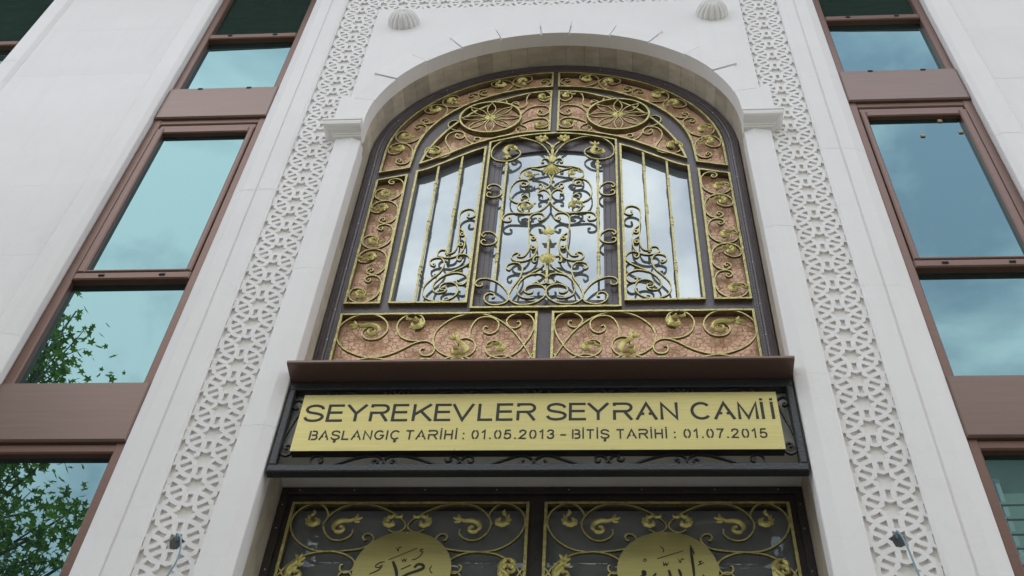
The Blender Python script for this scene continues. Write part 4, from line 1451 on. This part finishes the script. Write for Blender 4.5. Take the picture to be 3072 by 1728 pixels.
CS = lambda pts: spline(pts, 4)
GL = {
    'S': (0.86, [CS([(0.83, 0.77), (0.76, 0.90), (0.58, 0.98), (0.40, 1.0), (0.20, 0.95), (0.08, 0.84), (0.07, 0.68), (0.20, 0.56), (0.45, 0.50), (0.70, 0.43), (0.84, 0.32), (0.85, 0.19), (0.73, 0.06), (0.50, 0.0), (0.30, 0.01), (0.12, 0.08), (0.03, 0.22)])]),
    'E': (0.82, [[(0.80, 1.0), (0.05, 1.0), (0.05, 0.0), (0.82, 0.0)], [(0.05, 0.53), (0.76, 0.53)]]),
    'Y': (0.92, [[(0.0, 1.04), (0.46, 0.45), (0.46, -0.05)], [(0.92, 1.04), (0.46, 0.45)]]),
    'R': (0.90, [[(0.05, 0.86), (0.05, 1.0)] + arcp(0.60, 0.75, 0.27, 0.25, 90, -90, 10) + [(0.24, 0.50), (0.05, 0.50), (0.05, -0.05)], [(0.52, 0.50), (0.88, -0.05)]]),
    'K': (0.90, [[(0.05, 1.05), (0.05, -0.05)], [(0.84, 1.04), (0.08, 0.36)], [(0.36, 0.60), (0.90, -0.05)]]),
    'V': (0.92, [[(0.0, 1.04), (0.46, 0.0), (0.92, 1.04)]]),
    'L': (0.74, [[(0.05, 1.05), (0.05, 0.0), (0.72, 0.0)]]),
    'A': (0.92, [[(0.0, -0.05), (0.46, 1.0), (0.92, -0.05)], [(0.17, 0.33), (0.36, 0.33)], [(0.56, 0.33), (0.75, 0.33)]]),
    'N': (0.84, [[(0.05, -0.05), (0.05, 0.98), (0.79, 0.02), (0.79, 1.05)]]),
    'C': (0.92, [arcp(0.50, 0.5, 0.45, 0.50, 42, 318, 22)]),
    'M': (0.98, [[(0.05, -0.05), (0.05, 0.97), (0.49, 0.03), (0.93, 0.97), (0.93, -0.05)]]),
    'İ': (0.14, [[(0.07, 1.05), (0.07, -0.05)], [(0.07, 1.16), (0.07, 1.28)]]),
    'I': (0.14, [[(0.07, 1.05), (0.07, -0.05)]]),
    'T': (0.80, [[(0.0, 1.0), (0.80, 1.0)], [(0.40, 1.0), (0.40, -0.05)]]),
    'H': (0.80, [[(0.05, 1.05), (0.05, -0.05)], [(0.75, 1.05), (0.75, -0.05)], [(0.05, 0.52), (0.75, 0.52)]]),
    'G': (0.95, [arcp(0.50, 0.5, 0.45, 0.50, 42, 342, 22) + [(0.93, 0.46), (0.56, 0.46)]]),
    'B': (0.80, [[(0.05, 1.05), (0.05, -0.05)], [(0.24, 1.0)] + arcp(0.52, 0.76, 0.24, 0.24, 90, -90, 8) + [(0.24, 0.52)], [(0.24, 0.52)] + arcp(0.54, 0.26, 0.27, 0.26, 90, -90, 8) + [(0.24, 0.0)]]),
    '0': (0.62, [arcp(0.31, 0.5, 0.27, 0.50, 102, 258, 12), arcp(0.31, 0.5, 0.27, 0.50, 78, -78, 12)]),
    '1': (0.42, [[(0.02, 0.74), (0.28, 1.0), (0.28, -0.05)]]),
    '2': (0.64, [CS([(0.04, 0.72), (0.08, 0.90), (0.30, 1.0), (0.52, 0.92), (0.57, 0.72), (0.44, 0.48), (0.20, 0.24), (0.04, 0.02)]) + [(0.62, 0.0)]]),
    '3': (0.62, [CS([(0.04, 0.80), (0.14, 0.95), (0.32, 1.0), (0.52, 0.90), (0.54, 0.70), (0.42, 0.56), (0.26, 0.53)]), CS([(0.26, 0.53), (0.48, 0.48), (0.58, 0.30), (0.52, 0.10), (0.32, 0.0), (0.12, 0.05), (0.02, 0.22)])]),
    '5': (0.64, [[(0.58, 1.0), (0.14, 1.0), (0.06, 0.50)] + CS([(0.06, 0.50), (0.28, 0.62), (0.50, 0.54), (0.59, 0.33), (0.52, 0.11), (0.30, 0.0), (0.10, 0.06), (0.02, 0.22)])[1:]]),
    '7': (0.62, [[(0.02, 1.0), (0.60, 1.0), (0.34, 0.5), (0.22, -0.05)]]),
    '.': (0.16, [[(0.08, -0.05), (0.08, 0.10)]]),
    ':': (0.16, [[(0.08, -0.05), (0.08, 0.10)], [(0.08, 0.56), (0.08, 0.71)]]),
    '-': (0.40, [[(0.0, 0.40), (0.40, 0.40)]]),
}
GL['Ş'] = (GL['S'][0], GL['S'][1] + [[(0.42, -0.06), (0.40, -0.14), (0.52, -0.20), (0.48, -0.31), (0.30, -0.32)]])
GL['Ç'] = (GL['C'][0], GL['C'][1] + [[(0.50, -0.06), (0.48, -0.14), (0.60, -0.20), (0.56, -0.31), (0.38, -0.32)]])


def glyph(ch, x0, x1, z0, h, t, yk):
    mb = MB()
    w, strokes = GL[ch]
    sx = (x1 - x0) / w
    for i, st_ in enumerate(strokes):
        pts = [(x0 + a * sx, z0 + b * h) for a, b in st_]
        mb.add(sweep(pts, -0.0252 - 0.0001 * i, -0.0232, t))
    return mb.build('letter', 'letter', plate)


for ch, a, b in (('S', -1.123, -1.035), ('E', -1.012, -0.934), ('Y', -0.918, -0.826), ('R', -0.802, -0.715), ('E', -0.694, -0.617), ('K', -0.594, -0.503), ('E', -0.487, -0.409), ('V', -0.400, -0.304), ('L', -0.277, -0.205), ('E', -0.188, -0.110), ('R', -0.090, -0.004),
                 ('S', 0.053, 0.141), ('E', 0.160, 0.240), ('Y', 0.250, 0.345), ('R', 0.370, 0.458), ('A', 0.480, 0.573), ('N', 0.594, 0.674), ('C', 0.737, 0.826), ('A', 0.848, 0.938), ('M', 0.958, 1.049), ('İ', 1.065, 1.079), ('İ', 1.112, 1.126)):
    glyph(ch, a, b, 5.822, 0.106, 0.0146, 0)
for word, a, b in (('BAŞLANGIÇ', -1.073, -0.642), ('TARİHİ', -0.611, -0.368), (':', -0.342, -0.330), ('01.05.2013', -0.297, 0.090), ('-', 0.120, 0.147), ('BİTİŞ', 0.176, 0.346), ('TARİHİ', 0.382, 0.616), (':', 0.646, 0.658), ('01.07.2015', 0.694, 1.076)):
    tot = sum(GL[c][0] for c in word)
    sp = 0.30 * (len(word) - 1)
    k = (b - a) / (tot + sp) if len(word) > 1 else (b - a) / tot
    xx = a
    for c in word:
        w = GL[c][0] * k
        glyph(c, xx, xx + w, 5.6935, 0.055, 0.0078, 0)
        xx += w + 0.30 * k
for x in (-1.13, -0.37, 0.36, 1.125):
    for z in (5.628, 5.994):
        screw(plate, x, -0.024, z, 0.0042)

# ------------------------------------------------------------------ sheet metal canopy over the sign
cp = [(-0.135, 6.126), (-0.135, 6.140), (0.254, 6.330), (0.254, 6.200), (0.035, 6.130), (0.010, 6.124), (-0.128, 6.123)]
v, f = [], []
for x in (-1.247, 1.247):
    v += [(x, y, z) for y, z in cp]
n = len(cp)
f = [tuple(range(n))[::-1], tuple(range(n, 2 * n))] + [(i, (i + 1) % n, n + (i + 1) % n, n + i) for i in range(n)]
can = obj('canopy', v, f, 'aluS')
tag(can, 'brown sheet metal canopy jutting out over the brass name sign', 'canopy')

# ------------------------------------------------------------------ the street: ground, house opposite, tree
g = obj('ground', [(-400, -400, -0.13), (400, -400, -0.13), (400, 400, -0.13), (-400, 400, -0.13)], [(0, 1, 2, 3)], 'asphalt')
tag(g, kind='structure')
pv = obj('pavement', *box(-40, 40, -5.2, 0.13, -0.12, 0.0), 'paving')
tag(pv, kind='structure')
pv2 = obj('pavement', *box(-40, 40, -12, -8.2, -0.12, 0.0), 'paving')
tag(pv2, kind='structure')

house = tag(empty('apartment_block'), 'grey-green apartment block across the street, mirrored in the door and window glass', 'building')
HX0, HX1, HY, HT = -5.8, 19.5, -9.4, 15.2
obj('wall', *box(HX0, HX1, HY - 9, HY, 0, HT), 'render', house)
obj('roof', *box(HX0 - 0.3, HX1 + 0.3, HY - 9.3, HY + 0.35, HT, HT + 0.22), 'render2', house)
for fl in range(5):
    z0 = 0.2 + 3.0 * fl
    for k in range(8):
        x0 = HX0 + 1.0 + 3.15 * k
        if k % 3 == 0 and fl:
            b_ = obj('balcony', *box(x0 - 0.5, x0 + 2.3, HY + 0.001, HY + 1.0, z0 - 0.1, z0 + 0.12), 'render2', house)
            for q in range(4):
                obj('rail', *box(x0 - 0.48, x0 + 2.28, HY + 0.93, HY + 0.97, z0 + 0.32 + 0.24 * q, z0 + 0.36 + 0.24 * q), 'render', b_)
        w = obj('window', *bbox(x0, x0 + 1.5, HY - 0.02, HY + 0.06, z0 + 0.9, z0 + 2.4, 0.02), 'render2', house)
        obj('pane', *box(x0 + 0.07, x0 + 0.72, HY + 0.061, HY + 0.07, z0 + 0.97, z0 + 2.33), 'wglass', w)
        obj('pane', *box(x0 + 0.78, x0 + 1.43, HY + 0.061, HY + 0.07, z0 + 0.97, z0 + 2.33), 'wglass', w)
        obj('sill', *box(x0 - 0.08, x0 + 1.58, HY + 0.001, HY + 0.14, z0 + 0.82, z0 + 0.898), 'render2', w)
obj('awning', *prism_z([(4.6, HY), (8.2, HY), (8.2, HY + 1.1), (4.6, HY + 1.1)], 12.0, 12.12), 'redtile', house)

# ---- plane tree at the kerb, seen only in the left windows
rt = random.Random(11)
tree = tag(empty('street_tree', (-5.3, -3.6, 0)), 'leafy green plane tree at the kerb, mirrored in the left windows', 'tree')
tr = MB()
TX, TY = -5.42, -3.6
trunk = [(TX - 0.1, TY, -0.05), (TX - 0.05, TY + 0.02, 2), (TX + 0.03, TY, 4), (TX, TY + 0.05, 6), (TX + 0.04, TY, 7.6), (TX - 0.02, TY, 9.4), (TX + 0.03, TY, 10.8), (TX + 0.1, TY, 11.6)]
tr.add(tube(trunk, 0, 9, [0.19, 0.17, 0.15, 0.12, 0.085, 0.05, 0.022, 0.008]))
tips = []
for k in range(46):
    t = k / 45
    z = 3.8 + 6.9 * t
    a = k * 2.4 + rt.uniform(-.3, .3)
    L = (1.75 * (1 - t) ** 0.75 + 0.25) * rt.uniform(0.75, 1.15)
    p0 = Vector((TX, TY, z))
    d = Vector((cos(a), sin(a), 0.75))
    pts = [p0, p0 + d * L * 0.35 + Vector((0, 0, 0.05)), p0 + d * L * 0.7 + Vector((0, 0, 0.16)), p0 + d * L + Vector((0, 0, 0.34))]
    r0 = 0.045 * (1 - t) + 0.012
    tr.add(tube(pts, 0, 5, [r0, r0 * 0.7, r0 * 0.45, r0 * 0.2]))
    for q in range(4 + int(12 * (1 - t))):
        u = rt.uniform(0.25, 1.0)
        c = p0.lerp(pts[3], u) + Vector((rt.uniform(-.25, .25), rt.uniform(-.25, .25), rt.uniform(-.12, .3)))
        tips.append((c, p0.lerp(pts[3], max(0, u - 0.15))))
    tips.append((pts[3], pts[2]))
for i in range(18):
    z = 10.0 + 1.6 * i / 17
    p = Vector((TX + rt.uniform(-.15, .15), TY + rt.uniform(-.15, .15), z))
    tips.append((p, Vector((TX, TY, z - 0.1))))
for c, b in tips:
    tr.add(tube([b, c], 0, 3, [0.009, 0.004]))
tr.v = [(x + 5.3, y + 3.6, z) for x, y, z in tr.v]
tr.build('trunk', 'bark', tree)
OUT = []
for k, r in enumerate([1.0, 0.42, 0.78, 0.36, 0.62, 0.30, 0.30, 0.62, 0.36, 0.78, 0.42]):
    a = pi / 2 - 2 * pi * k / 11
    OUT.append((r * 0.5 * cos(a), r * 0.5 * sin(a)))
lv, lf_ = [], []
for c, b in tips:
    for q in range(rt.randint(9, 14) if c.z > 9.2 else rt.randint(22, 34)):
        p = c + Vector((rt.gauss(0, .14), rt.gauss(0, .14), rt.gauss(0, .14)))
        size = rt.uniform(0.08, 0.16)
        nrm = Vector((rt.gauss(0, 0.9), rt.gauss(0, 0.9), 1.0)).normalized()
        ax = nrm.orthogonal().normalized()
        ax.rotate(Matrix.Rotation(rt.uniform(0, 6.28), 3, nrm))
        ay = nrm.cross(ax)
        k0 = len(lv)
        cc = p - nrm * size * 0.06
        lv.append((cc.x + 5.3, cc.y + 3.6, cc.z))
        for x_, y_ in OUT:
            w_ = p + (ax * x_ + ay * y_) * size
            lv.append((w_.x + 5.3, w_.y + 3.6, w_.z))
        for j in range(11):
            lf_.append((k0, k0 + 1 + j, k0 + 1 + (j + 1) % 11))
tag(obj('crown', lv, lf_, 'leaf', tree), kind='stuff')
